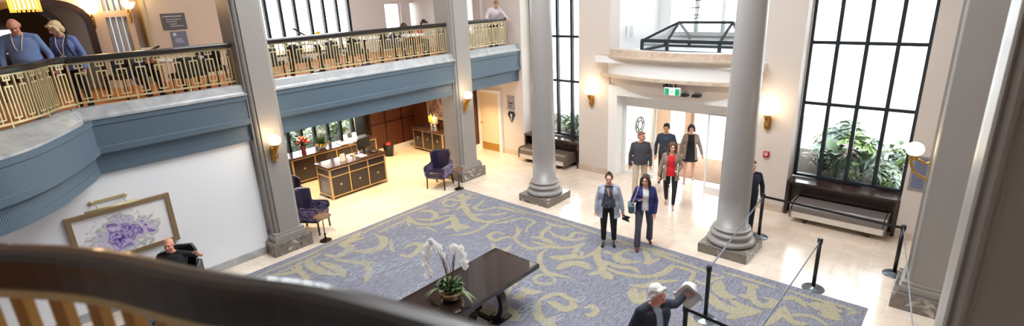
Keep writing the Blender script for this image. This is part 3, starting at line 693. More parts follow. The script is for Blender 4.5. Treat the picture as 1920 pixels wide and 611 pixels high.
# ================================================================== FURNITURE AND FITTINGS
M_deskp = mat('dark_lacquer_panel', (38, 28, 26), .28, var=.35, scale=20, coat=.3)
M_desktop = mat('dark_brown_stone_top', (66, 44, 36), .15, var=.3, scale=10, coat=.4)
M_frame = mat('champagne_gold_frame', (196, 168, 120), .35, metal=.65, var=.08)
def cabinet(name, label, cat, x0, x1, y0, y1, h, front, nd, drawers=True, group=None, knob_sq=True):
    """free-standing unit; front = '+x' or '-y'; nd bays"""
    t = thing(name, label, cat, ((x0+x1)/2, (y0+y1)/2, 0), 0, group); O = V(t.location)
    a0, a1, b0, b1 = x0-O.x, x1-O.x, y0-O.y, y1-O.y; f = .045
    bm = bm_new(); box(bm, (a0+.02, b0+.02, .09), (a1-.02, b1-.02, h-.06)); obj('body', bm, M_deskp, t)
    bm = bm_new()
    for x in (a0, a1-f):
        for y in (b0, b1-f): box(bm, (x, y, 0), (x+f, y+f, h-.05))
    for z in (.07, h-.09):
        for y in (b0, b1-f): box(bm, (a0, y, z), (a1, y+f, z+.035))
        for x in (a0, a1-f): box(bm, (x, b0, z), (x+f, b1, z+.035))
    zd = h-.28
    if front == '+x':
        for k in range(1, nd): y = b0+(b1-b0)*k/nd; box(bm, (a1-.03, y-.02, .08), (a1+.004, y+.02, h-.06))
        if drawers: box(bm, (a1-.03, b0, zd-.015), (a1+.004, b1, zd+.015)); box(bm, (a0+.02, b0-.004, zd-.015), (a1, b0+.03, zd+.015))
    else:
        for k in range(1, nd): x = a0+(a1-a0)*k/nd; box(bm, (x-.02, b0-.004, .08), (x+.02, b0+.03, h-.06))
        if drawers: box(bm, (a0, b0-.004, zd-.015), (a1, b0+.03, zd+.015))
    obj('frame', bm, M_frame, t, bevel=.004)
    bm = bm_new(); box(bm, (a0-.03, b0-.03, h-.05), (a1+.03, b1+.03, h), 0, .008); obj('top', bm, M_desktop, t)
    for k in range(nd):
        zt = zd-.03 if drawers else h-.11
        if front == '+x':
            ya, yb = b0+(b1-b0)*k/nd+.04, b0+(b1-b0)*(k+1)/nd-.04; bm = bm_new(); box(bm, (a1-.02, ya, .12), (a1-.002, yb, zt), 0, .004); d = obj('door', bm, M_deskp, t)
            bm = bm_new(); c = V((a1+.004, (ya+yb)/2, .12+(zt-.12)*.55)); box(bm, c-V((.012,.022,.022)), c+V((.012,.022,.022)), 0, .004); obj('knob', bm, M_gold, d)
            if drawers: bm = bm_new(); box(bm, (a1-.02, ya, zd+.03), (a1-.002, yb, h-.1), 0, .004); obj('drawer', bm, M_deskp, t)
        else:
            xa, xb = a0+(a1-a0)*k/nd+.04, a0+(a1-a0)*(k+1)/nd-.04; bm = bm_new(); box(bm, (xa, b0+.002, .12), (xb, b0+.02, zt), 0, .004); d = obj('door', bm, M_deskp, t)
            bm = bm_new(); c = V(((xa+xb)/2, b0-.004, .12+(zt-.12)*.6)); box(bm, c-V((.022,.012,.03)), c+V((.022,.012,.03)), 0, .004); obj('knob', bm, M_gold, d)
    if front == '+x' and drawers:
        bm = bm_new(); c = V(((a0+a1)/2, b0+.012, .45)); box(bm, c-V((.02,.02,.02)), c+V((.02,.02,.02)), 0, .004); obj('side_knob', bm, M_gold, t)
    return t
desk = cabinet('reception_desk', 'dark lacquered reception desk with gold frame and three square-knobbed doors', 'desk', -13.1, -12.42, 6.55, 8.33, .92, '+x', 3)
bm = bm_new(); box(bm, (-.36, -.9, 0), (.05, -.86, .05)); obj('foot_board', bm, M_dwood, desk)
cabinet('credenza', 'long dark credenza with gold frame under the reception windows', 'cabinet', -15.0, -14.4, 6.5, 9.4, .84, '+x', 4, drawers=False)
cabinet('sideboard', 'dark sideboard with gold edging holding drinks dispensers by the art', 'cabinet', -14.55, -13.0, 11.02, 11.52, .80, '-y', 3, drawers=False)
# on the desk
def desk_lamp(y):
    t = thing('desk_lamp', 'brass two-armed lamp with two white cylinder shades on the reception desk', 'lamp', (-12.95, y, .92))
    bm = bm_new(); lathe(bm, [(.09, 0), (.09, .015), (.02, .03), (.012, .05), (.012, .36), (.02, .38)], seg=16); obj('base', bm, M_brass, t)
    bm = bm_new(); tube(bm, [(0,-.14,.40),(0,-.14,.34),(0,0,.30),(0,.14,.34),(0,.14,.40)], .009, 8); obj('arm', bm, M_brass, t)
    for s in (-.14, .14):
        bm = bm_new(); lathe(bm, [(.055, .38), (.06, .385), (.06, .62), (.055, .625)], (0, s, 0), 20); sh = obj('lamp_shade', bm, mat('lamp_shade_white', (255, 240, 225), .6, emit=1.2), t)
        bm = bm_new(); lathe(bm, [(.062, .47), (.062, .485)], (0, s, 0), 20); obj('band', bm, M_brass, sh)
    return t
desk_lamp(7.62)
t = thing('computer_monitor', 'black computer monitor seen from behind on the reception desk', 'monitor', (-12.95, 8.02, .92), .2)
bm = bm_new(); box(bm, (-.02, -.24, .12), (.02, .24, .42), 0, .008); obj('screen', bm, M_black, t)
bm = bm_new(); box(bm, (-.08, -.1, 0), (.08, .1, .012), 0, .004); box(bm, (-.03, -.03, 0), (0, .03, .2)); obj('stand', bm, M_black, t)
def leaning_sign(loc, rz, w, h, m, label, cat='sign'):
    t = thing('counter_sign', label, cat, loc, rz); bm = bm_new()
    prism(bm, [(-.04, 0), (.04, 0), (.035, .01), (.012, h), (.0, h), (-.03, .01)], -w/2, w/2, M=Matrix.Rotation(pi/2, 4, 'X')); obj('card', bm, m, t); return t
leaning_sign((-12.7, 7.15, .92), 0, .14, .2, M_white, 'small white card standing on the left half of the reception desk')
bm = bm_new(); box(bm, (-.15, -.11, 0), (.15, .11, .012), 0, .003); o = obj('document_tray', bm, mat('paper_white', (240, 240, 236), .7)); o.location = (-12.68, 7.72, .92); tag(o, 'white papers lying under the lamp on the reception desk', 'paper')
t = thing('desk_telephone', 'black telephone beside the monitor on the reception desk', 'telephone', (-12.66, 8.12, .92), .3)
bm = bm_new(); prism(bm, [(-.1, 0), (.1, 0), (.1, .03), (-.1, .07)], -.08, .08, M=Matrix.Rotation(pi/2, 4, 'X')); obj('base', bm, M_black, t)
bm = bm_new(); tube(bm, crom([(-.07,-.06,.09),(-.09,-.05,.12),(-.09,.06,.12),(-.07,.08,.09)], 4), .02, 8); obj('handset', bm, M_black, t)
for k, (x, y) in enumerate(((-12.6, 6.78), (-12.75, 6.9))):
    bm = bm_new(); lathe(bm, [(.02, 0), (.02, .005), (.006, .012), (.006, .07), (.035, .1), (.038, .14), (.03, .17)], seg=14); o = obj('drinking_glass', bm, M_glass); o.location = (x, y, .92)
    tag(o, 'small stemmed glass at the left end of the reception desk', 'glass', 'glasses on the reception desk')
# roses and potted palm on the credenza
M_red = mat('rose_red', (186, 28, 34), .5, var=.2, scale=30); M_whr = mat('rose_white', (240, 226, 214), .5)
def leafmat(n, c, v=.25): return mat(n, c, .45, var=v, scale=10)
M_leaf = leafmat('leaf_green', (70, 98, 58)); M_leaf2 = leafmat('leaf_light_green', (128, 156, 92)); M_leafd = leafmat('leaf_dark', (52, 76, 58)); M_bronze = leafmat('leaf_bronze', (92, 66, 58)); M_silver = leafmat('leaf_silver_green', (146, 164, 156)); M_pale = leafmat('leaf_daylit_pale', (170, 184, 160))
def leaf(bm, base, direc, L, W, mi=0, droop=.3, n=5, fold=.25):
    d = V(direc).normalized(); side = d.cross(V((0,0,1)))
    if side.length < 1e-3: side = V((1,0,0))
    side.normalize(); prev = None
    for k in range(n+1):
        s = k/n; p = V(base)+d*(L*s)+V((0,0,-droop*L*s*s)); w = W*.5*sin(pi*min(1, .06+s*.94))**.7
        up = side.cross(d).normalized()*(w*fold)
        a, m_, c = bm.verts.new(p+side*w+up), bm.verts.new(p), bm.verts.new(p-side*w+up)
        if prev:
            for q in ((prev[0], prev[1], m_, a), (prev[1], prev[2], c, m_)):
                f = bm.faces.new(q); f.material_index = mi; f.smooth = True
        prev = (a, m_, c)
def rnd_dir(lo=.1, hi=1.2):
    a = random.uniform(0, 2*pi); e = random.uniform(lo, hi); return V((cos(a)*cos(e), sin(a)*cos(e), sin(e)))
t = thing('rose_bouquet', 'glass vase of red and white roses on the credenza', 'bouquet', (-14.62, 7.02, .84))
bm = bm_new(); lathe(bm, [(.06, 0), (.07, .02), (.06, .1), (.085, .24), (.09, .26)], seg=18); obj('vase', bm, mat('vase_ruby_glass', (120, 40, 50), .1, coat=.5), t)
bm = bm_new()
for k in range(46): leaf(bm, (0,0,.24), rnd_dir(.2, 1.4), random.uniform(.12,.26), .06)
obj('foliage', bm, M_leaf, t, fixn=False)
for m_, nn in ((M_red, 26), (M_whr, 10)):
    bm = bm_new()
    for k in range(nn): d = rnd_dir(.15, 1.5); ell(bm, V((0,0,.28))+V((d.x*.2, d.y*.2, d.z*.22)), (.038, .038, .034), seg=8, rings=6)
    obj('rose_blooms', bm, m_, t)
t = thing('potted_palm', 'bushy potted palm in a white bowl standing on the credenza', 'plant', (-14.62, 7.62, .84))
bm = bm_new(); lathe(bm, [(.08, 0), (.14, .04), (.17, .12), (.15, .14)], seg=20); obj('bowl', bm, M_white, t)
bm = bm_new()
for k in range(90): leaf(bm, (random.uniform(-.05,.05), random.uniform(-.05,.05), .12), rnd_dir(.3, 1.45), random.uniform(.3,.62), .035, droop=random.uniform(.2,.6), n=6)
obj('fronds', bm, M_leaf, t, fixn=False)
bm = bm_new()
for k in range(26): d = rnd_dir(0, .6); ell(bm, (d.x*.16, d.y*.2, .12+d.z*.08), (.03, .03, .025), seg=8, rings=6)
obj('blooms', bm, mat('pale_orange_bloom', (226, 150, 96), .5), t)
bm = bm_new(); prism(bm, [(-.2,-.12),(.18,-.15),(.2,.12),(-.16,.14)], 0, .02); o = obj('magazine', bm, mat('magazine_cover', (186, 200, 214), .3, var=.3, scale=12)); o.location = (-14.6, 8.3, .84); tag(o, 'magazine lying flat on the credenza right of the palm', 'magazine')
t = thing('waste_bin', 'black tapered waste bin with red lining beside the reception desk', 'bin', (-14.62, 10.0, 0))
bm = bm_new(); lathe(bm, [(.17, 0), (.23, .38), (.24, .4), (.22, .4), (.16, .03)], seg=4); obj('body', bm, M_black, t); bm = bm_new(); ell(bm, (0,0,.4), (.1,.1,.06)); tube(bm, [(0,0,.4),(.01,.02,.52)], [.03,.005], 6); obj('liner', bm, mat('red_liner', (190, 40, 36), .5), t)
# drinks on the sideboard
def dispenser(x, y, c, lab):
    t = thing('drinks_dispenser', lab, 'dispenser', (x, y, .8))
    bm = bm_new(); lathe(bm, [(.09, 0), (.09, .02), (.07, .04), (.07, .2), (.085, .22)], seg=18); obj('stand', bm, M_chrome, t)
    bm = bm_new(); lathe(bm, [(.08, .22), (.105, .25), (.105, .44), (.07, .48)], seg=18); obj('jar', bm, mat('juice_'+lab[:5].strip(), c, .08, coat=.6), t)
    bm = bm_new(); lathe(bm, [(.075, .48), (.08, .5), (.02, .52), (.02, .55)], seg=18); obj('lid', bm, M_chrome, t)
    bm = bm_new(); tube(bm, [(0,-.1,.27),(0,-.14,.27),(0,-.14,.24)], .012, 6); obj('tap', bm, M_chrome, t)
dispenser(-13.72, 11.22, (206, 190, 84), 'taller yellow drinks dispenser on a chrome stand on the sideboard')
dispenser(-13.45, 11.15, (226, 226, 190), 'paler drinks dispenser with fruit water on the sideboard')
for k in range(10):
    bm = bm_new(); lathe(bm, [(.025, 0), (.028, .1)], seg=12); o = obj('drinking_glass', bm, M_glass); o.location = (-14.4+.09*(k % 5), 11.12+.12*(k//5), .8); tag(o, 'clear tumbler in the rows at the left end of the sideboard', 'glass', 'tumblers on the sideboard')
# framed landscape over the sideboard, framed abstract on the west wall
def abstract(name, pts, scale, seedv, extra=None):
    m = bpy.data.materials.new(name); m.use_nodes = True; t = m.node_tree; L = t.links; b = t.nodes['Principled BSDF']; b.inputs['Roughness'].default_value = .4
    tc = N(t, 'ShaderNodeTexCoord'); mp = N(t, 'ShaderNodeMapping'); mp.inputs['Location'].default_value = seedv; L.new(tc.outputs['Object'], mp.inputs[0])
    nz = N(t, 'ShaderNodeTexNoise', Scale=scale, Detail=5., Distortion=1.5); L.new(mp.outputs[0], nz.inputs[0])
    r = ramp(t, pts); last = nz.outputs[0]
    if extra:
        gr = N(t, 'ShaderNodeTexGradient', gradient_type='SPHERICAL'); m2 = N(t, 'ShaderNodeMapping'); m2.inputs['Location'].default_value = extra[0]; m2.inputs['Scale'].default_value = extra[1]
        L.new(tc.outputs['Object'], m2.inputs[0]); L.new(m2.outputs[0], gr.inputs[0])
        a = N(t, 'ShaderNodeMath', operation='MULTIPLY_ADD'); a.inputs[1].default_value = .55; L.new(gr.outputs['Fac'], a.inputs[0])
        s = N(t, 'ShaderNodeMath', operation='MULTIPLY'); s.inputs[1].default_value = .62; L.new(nz.outputs[0], s.inputs[0]); L.new(s.outputs[0], a.inputs[2]); last = a.outputs[0]
    L.new(last, r.inputs[0]); L.new(r.outputs[0], b.inputs['Base Color']); return m
t = thing('framed_painting', 'white abstract painting with purple flower strokes in a brown gold frame on the west wall', 'painting', (-10.8, 1.745, 1.42))
hw, hh = .725, .43
bm = bm_new(); prof = [(-hw,-hh),(hw,-hh),(hw,hh),(-hw,hh)]
for a, c in zip(prof, prof[1:]+prof[:1]): beam(bm, (0, a[0], a[1]), (0, c[0], c[1]), .075, .06, up=V((1,0,0)))
for a in prof: box(bm, (-.03, a[0]-.0375, a[1]-.0375), (.03, a[0]+.0375, a[1]+.0375))
obj('frame', bm, mat('brown_gold_frame', (150, 128, 98), .4, metal=.3, var=.2, scale=25), t)
bm = bm_new(); box(bm, (-.025, -hw+.03, -hh+.03), (.0, hw-.03, hh-.03))
obj('canvas', bm, abstract('purple_abstract', [(.50, srgb(244, 244, 246)), (.55, srgb(206, 212, 208)), (.58, srgb(168, 182, 178)), (.61, srgb(224, 218, 232)), (.68, srgb(190, 176, 216)), (.73, srgb(104, 78, 164)), (.78, srgb(200, 188, 224)), (.83, srgb(84, 52, 150))], 5.5, (3.1, 1.7, 2.2), ((0, .05, .12), (1, 1.25, 1.7))), t)
t = thing('picture_light', 'brass picture light mounted above the purple abstract painting', 'lamp', (-10.8, 1.63, 2.02))
bm = bm_new(); box(bm, (-.02, -.24, 0), (.0, .24, .05), 0, .008); ell(bm, (-.005,-.24,.025), (.02,.04,.04)); ell(bm, (-.005,.24,.025), (.02,.04,.04)); obj('wall_plate', bm, M_gold, t)
bm = bm_new()
for y in (-.2, .2): tube(bm, crom([(0,y,.02),(.08,y,.04),(.16,y,0),(.17,y,-.06)], 4), .008, 6)
obj('arm', bm, M_gold, t)
bm = bm_new(); tube(bm, [(.17,-.38,-.07),(.17,.38,-.07)], .024, 12); obj('lamp_tube', bm, M_gold, t)
t = thing('framed_painting', 'gold-framed dusky landscape painting on the wall above the sideboard', 'painting', (-13.75, 11.57, 1.5))
bm = bm_new()
prof = [(-.5,-.4),(.5,-.4),(.5,.4),(-.5,.4)]
for a, c in zip(prof, prof[1:]+prof[:1]): beam(bm, (a[0], 0, a[1]), (c[0], 0, c[1]), .09, .05, up=V((0,1,0)))
for a in prof: box(bm, (a[0]-.045, -.025, a[1]-.045), (a[0]+.045, .025, a[1]+.045))
obj('frame', bm, M_gold, t)
bm = bm_new(); box(bm, (-.47, -.005, -.37), (.47, .02, .37)); obj('canvas', bm, abstract('dusk_landscape', [(.3, srgb(70, 58, 70)), (.5, srgb(150, 120, 110)), (.65, srgb(206, 178, 150))], 2.2, (0, 0, 4)), t)

# wingback chairs
M_fabric = bpy.data.materials.new('damask_purple'); M_fabric.use_nodes = True
_t = M_fabric.node_tree; _tc = N(_t, 'ShaderNodeTexCoord'); _v = N(_t, 'ShaderNodeTexNoise', Scale=7., Detail=3., Distortion=2.); _t.links.new(_tc.outputs['Object'], _v.inputs[0])
_r = ramp(_t, [(.44, srgb(52, 44, 78)), (.5, srgb(150, 140, 176)), (.56, srgb(78, 66, 110)), (.62, srgb(120, 112, 150))]); _t.links.new(_v.outputs['Fac'], _r.inputs[0]); _t.links.new(_r.outputs[0], _t.nodes['Principled BSDF'].inputs['Base Color'])
_t.nodes['Principled BSDF'].inputs['Roughness'].default_value = .5
def pad(bm, lo, hi, r=.04, mi=0):
    t = bmesh.new(); bmesh.ops.create_cube(t, size=1); x0, y0, z0 = lo; x1, y1, z1 = hi
    for v in t.verts: v.co = V(((x0+x1)/2+v.co.x*(x1-x0), (y0+y1)/2+v.co.y*(y1-y0), (z0+z1)/2+v.co.z*(z1-z0)))
    bmesh.ops.bevel(t, geom=t.edges[:], offset=r, segments=4, affect='EDGES', profile=.5); merge(bm, t, mi, smooth=True)
def wing_chair(label, loc, rz, leather=None, fab=None, group='purple wingback chairs'):
    """faces -y locally"""
    leather = leather or M_leather; fab = fab or M_fabric
    t = thing('wingback_chair', label, 'chair', loc, rz, group)
    bm = bm_new(); pad(bm, (-.29, -.30, .30), (.29, .26, .40), .03); obj('seat_rail', bm, leather, t)
    bm = bm_new(); pad(bm, (-.25, -.29, .38), (.25, .22, .48), .04); obj('seat', bm, leather, t)
    # curved back with wings: profile extruded upwards, bowed
    bm = bm_new(); nz, na = 12, 22; G = []
    for iz in range(nz+1):
        z = .34+(1.0-.34)*iz/nz; row = []
        for ia in range(na+1):
            a = -1+2*ia/na; flare = (.0 if z < .66 else .05*sin((z-.66)/.34*pi/2))
            x = a*(.27+flare*.7*abs(a)); y = .26+.06*(z-.34)/.66 - .22*max(0, abs(a)-.55)/.45*(1 if z > .62 else .9)
            zz = z - (.05*abs(a)**6 if iz == nz else 0)
            row.append((x, y, zz))
        G.append(row)
    for off, mi in ((0., 0), (.05, 1)):
        vv = [[bm.verts.new((x*(1+off*.8), y+off*(1.0), z)) for x, y, z in row] for row in G]
        for a, c in zip(vv, vv[1:]):
            for j in range(na): f = bm.faces.new((a[j], a[j+1], c[j+1], c[j])); f.material_index = mi; f.smooth = True
        if off == 0: first = vv
        else:
            edges = [(first[0], vv[0]), (first[-1], vv[-1]), ([r[0] for r in first], [r[0] for r in vv]), ([r[-1] for r in first], [r[-1] for r in vv])]
            for A, B in edges:
                for j in range(len(A)-1):
                    f = bm.faces.new((A[j], A[j+1], B[j+1], B[j])); f.material_index = 0
    bk = obj('backrest', bm, [leather, fab], t)
    bm = bm_new()
    for r_ in range(4):
        for c_ in range(5 if r_ % 2 == 0 else 4):
            x = (-.18+.09*c_) if r_ % 2 == 0 else (-.135+.09*c_); ell(bm, (x, .255+.06*(.53+r_*.11-.34)/.66, .53+r_*.11), (.011, .008, .011), seg=8, rings=5)
    obj('buttons', bm, leather, bk)
    for s in (-1, 1):
        bm = bm_new(); P = [(-.30, .36), (-.30, .60), (-.26, .64), (-.05, .63), (.1, .66), (.2, .72), (.26, .72), (.26, .36)]
        Mx = Matrix(((0,0,1,0),(1,0,0,0),(0,1,0,0),(0,0,0,1)))
        prism(bm, P, s*.25 if s > 0 else -.32, .32 if s > 0 else -.25, M=Mx); a_ = obj('armrest', bm, fab, t, bevel=.02)
        bm = bm_new(); tube(bm, crom([(s*.285,-.31,.50),(s*.285,-.31,.60),(s*.285,-.26,.64),(s*.285,0,.635),(s*.285,.14,.68),(s*.285,.22,.72)], 4), .03, 10); obj('arm_pad', bm, leather, a_)
    for x, y, sx, sy in ((-.26,-.27,-.01,-.01),(.26,-.27,.01,-.01),(-.25,.24,-.01,.06),(.25,.24,.01,.06)):
        bm = bm_new(); beam(bm, (x+sx, y+sy, 0), (x, y, .31), .035, .035); obj('leg', bm, M_dwood, t)
    return t
wing_chair('purple wingback chair with studded back standing beside the second west pier', (-10.86, 9.0, 0), radians(22))
wing_chair('purple patterned wingback chair beside the first west pier facing the desk', (-11.08, 5.24, 0), radians(125))
wing_chair('wingback chair mostly hidden behind the first west pier', (-12.2, 5.3, 0), radians(60))
M_blk_l = mat('black_leather', (26, 24, 28), .25, var=.2, coat=.4)
wing_chair('black leather wingback armchair in which the bald man sits', (-10.1, 2.2, 0), radians(52), M_blk_l, M_blk_l, None)
def drink_table(label, loc, h=.6, r=.19):
    t = thing('pedestal_table', label, 'table', loc, 0, 'round bronze pedestal tables')
    M_br = mat('dark_bronze', (58, 42, 32), .25, metal=.7, var=.2)
    bm = bm_new(); lathe(bm, [(.13, 0), (.135, .012), (.11, .03), (.04, .045), (.02, .06)], seg=24); obj('base', bm, M_br, t)
    bm = bm_new(); lathe(bm, [(.012, .05), (.03, .09), (.012, .12), (.028, .16), (.011, .19), (.011, h-.04), (.03, h-.02)], seg=12); obj('stem', bm, M_br, t)
    bm = bm_new(); lathe(bm, [(r-.02, h-.02), (r, h-.015), (r, h), (r-.01, h+.003)], seg=28); obj('tabletop', bm, mat('walnut_top', (110, 76, 54), .2, var=.3, scale=14, coat=.5), t)
drink_table('small round pedestal table standing in front of the left wingback chair', (-10.33, 5.12, 0))
drink_table('small round pedestal table standing by the second west pier at the rug corner', (-10.24, 9.14, 0), .58, .17)

# benches in the window alcoves
M_seat = mat('grey_brown_leather', (118, 110, 108), .32, var=.12, scale=20, coat=.25); M_seat2 = mat('brown_grey_leather', (112, 98, 88), .35, var=.12, scale=20, coat=.25)
def bench(label, x0, x1, m):
    y0, y1 = 12.0, 12.62; t = thing('window_bench', label, 'bench', ((x0+x1)/2, (y0+y1)/2, 0)); w = (x1-x0)/2; d = (y1-y0)/2
    bm = bm_new(); box(bm, (-w, -d+.02, .13), (w, d-.03, .27), 0, .01); obj('frame', bm, mat('bench_cream', (226, 218, 208), .4), t)
    bm = bm_new(); P = [(-d, .14), (-d-.005, .34), (-d+.015, .40), (-d+.06, .44), (d-.06, .44), (d, .40), (d, .36), (-d+.03, .355), (-d+.03, .14)]
    Mx = Matrix(((0,0,1,0),(1,0,0,0),(0,1,0,0),(0,0,0,1)))
    bm2 = bm_new(); P2 = [(-d+.01, .265), (-d-.01, .34), (-d, .40), (-d+.04, .44), (-d+.1, .455), (d-.1, .455), (d-.02, .42), (d-.01, .265)]
    prism(bm2, P2, -w+.03, w-.03, M=Mx, smooth=False); obj('cushion', bm2, m, t, bevel=.02)
    bm.free(); bm = bm_new()
    bm.free()
    for s in (-1, 1):
        bm = bm_new(); Q = [(-d-.005, .13), (-d-.01, .40), (-d+.04, .455), (-d+.09, .47), (d-.09, .47), (d, .44), (d, .13)]
        prism(bm, Q, s*w-.016, s*w+.016, M=Mx); obj('end_panel', bm, m, t)
    for s in (-1, 1):
        bm = bm_new(); box(bm, (s*(w-.28)-.035, -d+.1, 0), (s*(w-.28)+.035, d-.1, .15)); obj('leg', bm, M_dwood, t)
    return t
bench('grey leather window bench beneath the planting seen through the tall east window', -2.58, -.84, M_seat)
bench('brown-grey leather window bench behind the west column', -10.5, -8.74, M_seat2)

# console table with orchid
M_lac = mat('black_gloss_lacquer', (34, 26, 26), .07, var=.15, coat=1.)
t = thing('console_table', 'long glossy black table with curved legs standing on the rug under the orchid', 'table', (-5.43, 4.3, 0))
bm = bm_new(); box(bm, (-.5, -1.75, .72), (.5, 1.75, .79), 0, .006); obj('tabletop', bm, M_lac, t)
for yy in (-.95, .95):
    sg = 1 if yy > 0 else -1
    Mx = Matrix(((1,0,0,0),(0,0,1,0),(0,1,0,0),(0,0,0,1)))
    for sx in (-1, 1):
        bm = bm_new()
        A = [V((sx*(.16+.26*sin(a)), .37-.33*cos(a)*1.0)) for a in [pi*.02+k/14*pi*.93 for k in range(15)]]
        outer = [(p.x, p.y) for p in A]; inner = [(p.x-sx*.085*(abs(sin(pi*.02+k/14*pi*.93))), p.y+.08*(cos(pi*.02+k/14*pi*.93))*1) for k, p in enumerate(A)]
        prism(bm, outer+inner[::-1], yy-.06, yy+.06, M=Mx, smooth=False); lg = obj('leg', bm, M_lac, t)
    bm = bm_new(); box(bm, (-.12, yy-.075, .0), (.12, yy+.075, .1), 0, .006); obj('foot_block', bm, mat('pewter_block', (96, 90, 80), .3, metal=.6), lg)
bm = bm_new(); box(bm, (-.34, -1.2, .0), (.34, 1.2, .04), 0, .006); obj('base', bm, M_lac, t)
bm = bm_new(); prism(bm, [(.30, 1.75-.02), (.46, 1.75-.02), (.46, 1.55)], .7901, .794); obj('corner_inlay', bm, M_chrome, t)
t = thing('potted_orchid', 'white orchid with arching stems in a gold bowl on the black table', 'plant', (-5.34, 4.45, .79))
bm = bm_new(); lathe(bm, [(.10, 0), (.155, .03), (.18, .09), (.185, .15), (.17, .155), (.15, .10)], seg=28)
obj('bowl', bm, mat('hammered_gold', (176, 156, 116), .18, metal=.9, bump=.6, bscale=40), t)
bm = bm_new()
for k in range(300):
    a = random.uniform(0, 2*pi); r = random.uniform(0, .15); d = rnd_dir(.45, 1.4)
    leaf(bm, (r*cos(a), r*sin(a), .13+random.uniform(0, .13)), V((cos(a)*.7+d.x, sin(a)*.7+d.y, d.z)), random.uniform(.07, .13), random.uniform(.035, .055), mi=random.choice((0,0,1)), droop=.25)
for k in range(7): leaf(bm, (.06*cos(k), .06*sin(k), .15), V((cos(k*2.1), sin(k*2.1), 1.1)), .24, .06, mi=0, droop=.4)
for (dx, dy) in ((-.75, -.55), (.75, .3)):
    for j in range(8): leaf(bm, (dx*.2, dy*.2, .16), V((dx+random.uniform(-.3,.3), dy+random.uniform(-.3,.3), -.1)), random.uniform(.15, .25), .03, mi=1, droop=.5)
obj('foliage', bm, [M_leaf, leafmat('orchid_leaf_grey', (120, 140, 100))], t, fixn=False)
RV = V((.743, .669, 0))                      # left-right direction as seen from the gallery
SP = [([(-.02,0,.15),(-.08,0,.55),(-.17,0,.86),(-.22,0,.95),(-.27,0,.84),(-.30,0,.62),(-.28,0,.35)], 24), ([(.0,.0,.15),(.05,0,.5),(.10,.02,.78),(.18,0,.84),(.24,0,.72),(.27,0,.48)], 15), ([(.03,0,.15),(.06,.1,.55),(.14,.12,.80),(.22,.06,.62),(.26,.04,.42)], 8), ([(-.03,0,.15),(-.06,.04,.5),(-.12,.05,.8),(-.2,.05,.86),(-.26,.04,.7)], 8)]
st = bm_new(); fl = bm_new()
def cv(p): return RV*p[0]+V((-RV.y, RV.x, 0))*p[1]+V((0,0,p[2]))
for pts, nf in SP:
    C = [cv(p) for p in crom(pts, 8)]; tube(st, C, .005, 6)
    for k in range(nf):
        s = .42+.58*k/nf; q = C[min(len(C)-1, int(s*(len(C)-1)))]
        n_ = V((random.uniform(-.6,.6)+.25, -1+random.uniform(-.3,.3), random.uniform(-.1,.5))).normalized(); x, y, z = frame_at(n_)
        q = q+n_*.025+V((random.uniform(-.035,.035), random.uniform(-.035,.035), random.uniform(-.01,.01)))
        for j, (an, L_, W_) in enumerate(((90,.056,.06),(18,.066,.085),(162,.066,.085),(234,.056,.055),(306,.056,.055))):
            a = radians(an); dd = x*cos(a)+y*sin(a); leafdir = dd+n_*.15
            c0 = q; sd = n_.cross(dd).normalized()
            vv = [fl.verts.new(c0), fl.verts.new(c0+leafdir*L_*.5+sd*W_*.5), fl.verts.new(c0+leafdir*L_), fl.verts.new(c0+leafdir*L_*.5-sd*W_*.5)]
            f = fl.faces.new(vv)
for k in range(9): a = k*.7; tube(st, [V((.03*cos(a), .03*sin(a), .12)), V((.06*cos(a), .06*sin(a), .45)), V((.11*cos(a+.5), .11*sin(a+.5), random.uniform(.6, .8)))], .004, 5, mi=1)
obj('stems', st, [mat('stem_green_brown', (84, 78, 46), .5), mat('twig_brown', (120, 90, 68), .6)], t); M_pet = bpy.data.materials.new('orchid_petal'); M_pet.use_nodes = True; _t = M_pet.node_tree; _tl = N(_t, 'ShaderNodeBsdfTranslucent'); _tl.inputs[0].default_value = srgb(252, 252, 252)
_mx = N(_t, 'ShaderNodeMixShader'); _mx.inputs[0].default_value = .5; _t.nodes['Principled BSDF'].inputs['Base Color'].default_value = srgb(252, 252, 252); _t.links.new(_t.nodes['Principled BSDF'].outputs[0], _mx.inputs[1]); _t.links.new(_tl.outputs[0], _mx.inputs[2]); _t.links.new(_mx.outputs[0], _t.nodes['Material Output'].inputs[0])
obj('flowers', fl, M_pet, t, fixn=False)

# retractable belt posts
def stanchion(label, x, y, h=.97):
    t = thing('barrier_post', label, 'barrier post', (x, y, 0), 0)
    bm = bm_new(); lathe(bm, [(.175, 0), (.178, .012), (.165, .022), (.04, .03), (.033, .05)], seg=36); obj('base', bm, mat('post_base_steel', (120, 130, 140), .25, metal=.7), t)
    bm = bm_new(); lathe(bm, [(.032, .03), (.032, h-.09)], seg=20); obj('pole', bm, M_black, t)
    bm = bm_new(); lathe(bm, [(.034, h-.10), (.042, h-.09), (.042, h-.02), (.036, h)], seg=20); obj('belt_head', bm, M_black, t)
    return t
P1, P2, P3, P4, P5, P6 = (-2.59, 7.34), (-1.49, 9.34), (-.49, 10.7), (-2.86, 10.86), (-2.42, 6.1), (-.03, 7.3)
stanchion('black belt post standing on the rug in front of the east column', *P1)
stanchion('black belt post with round steel base at the rug edge, alone on the pale floor', *P2)
stanchion('black belt post beside the marble plinth of the east pier', *P3)
stanchion('black belt post directly behind the east column', *P4)
stanchion('black belt post in front of which the old man holds his hat', *P5)
stanchion('black belt post nearest the bottom right corner below the east pier', *P6)
def belt(label, a, c, z=.915, m=None):
    m = m or mat('belt_black', (26, 28, 32), .6); bm = bm_new(); a, c = V((*a, z)), V((*c, z)); d = (c-a).normalized()
    beam(bm, a+d*.036, c-d*.036, .004, .05); o = obj('barrier_belt', bm, m)
    o.data.transform(Matrix.Translation(-a)); o.location = a; tag(o, label, 'barrier belt'); return o
belt('black belt stretched from the post behind the east column to the east pier post', P4, P3)
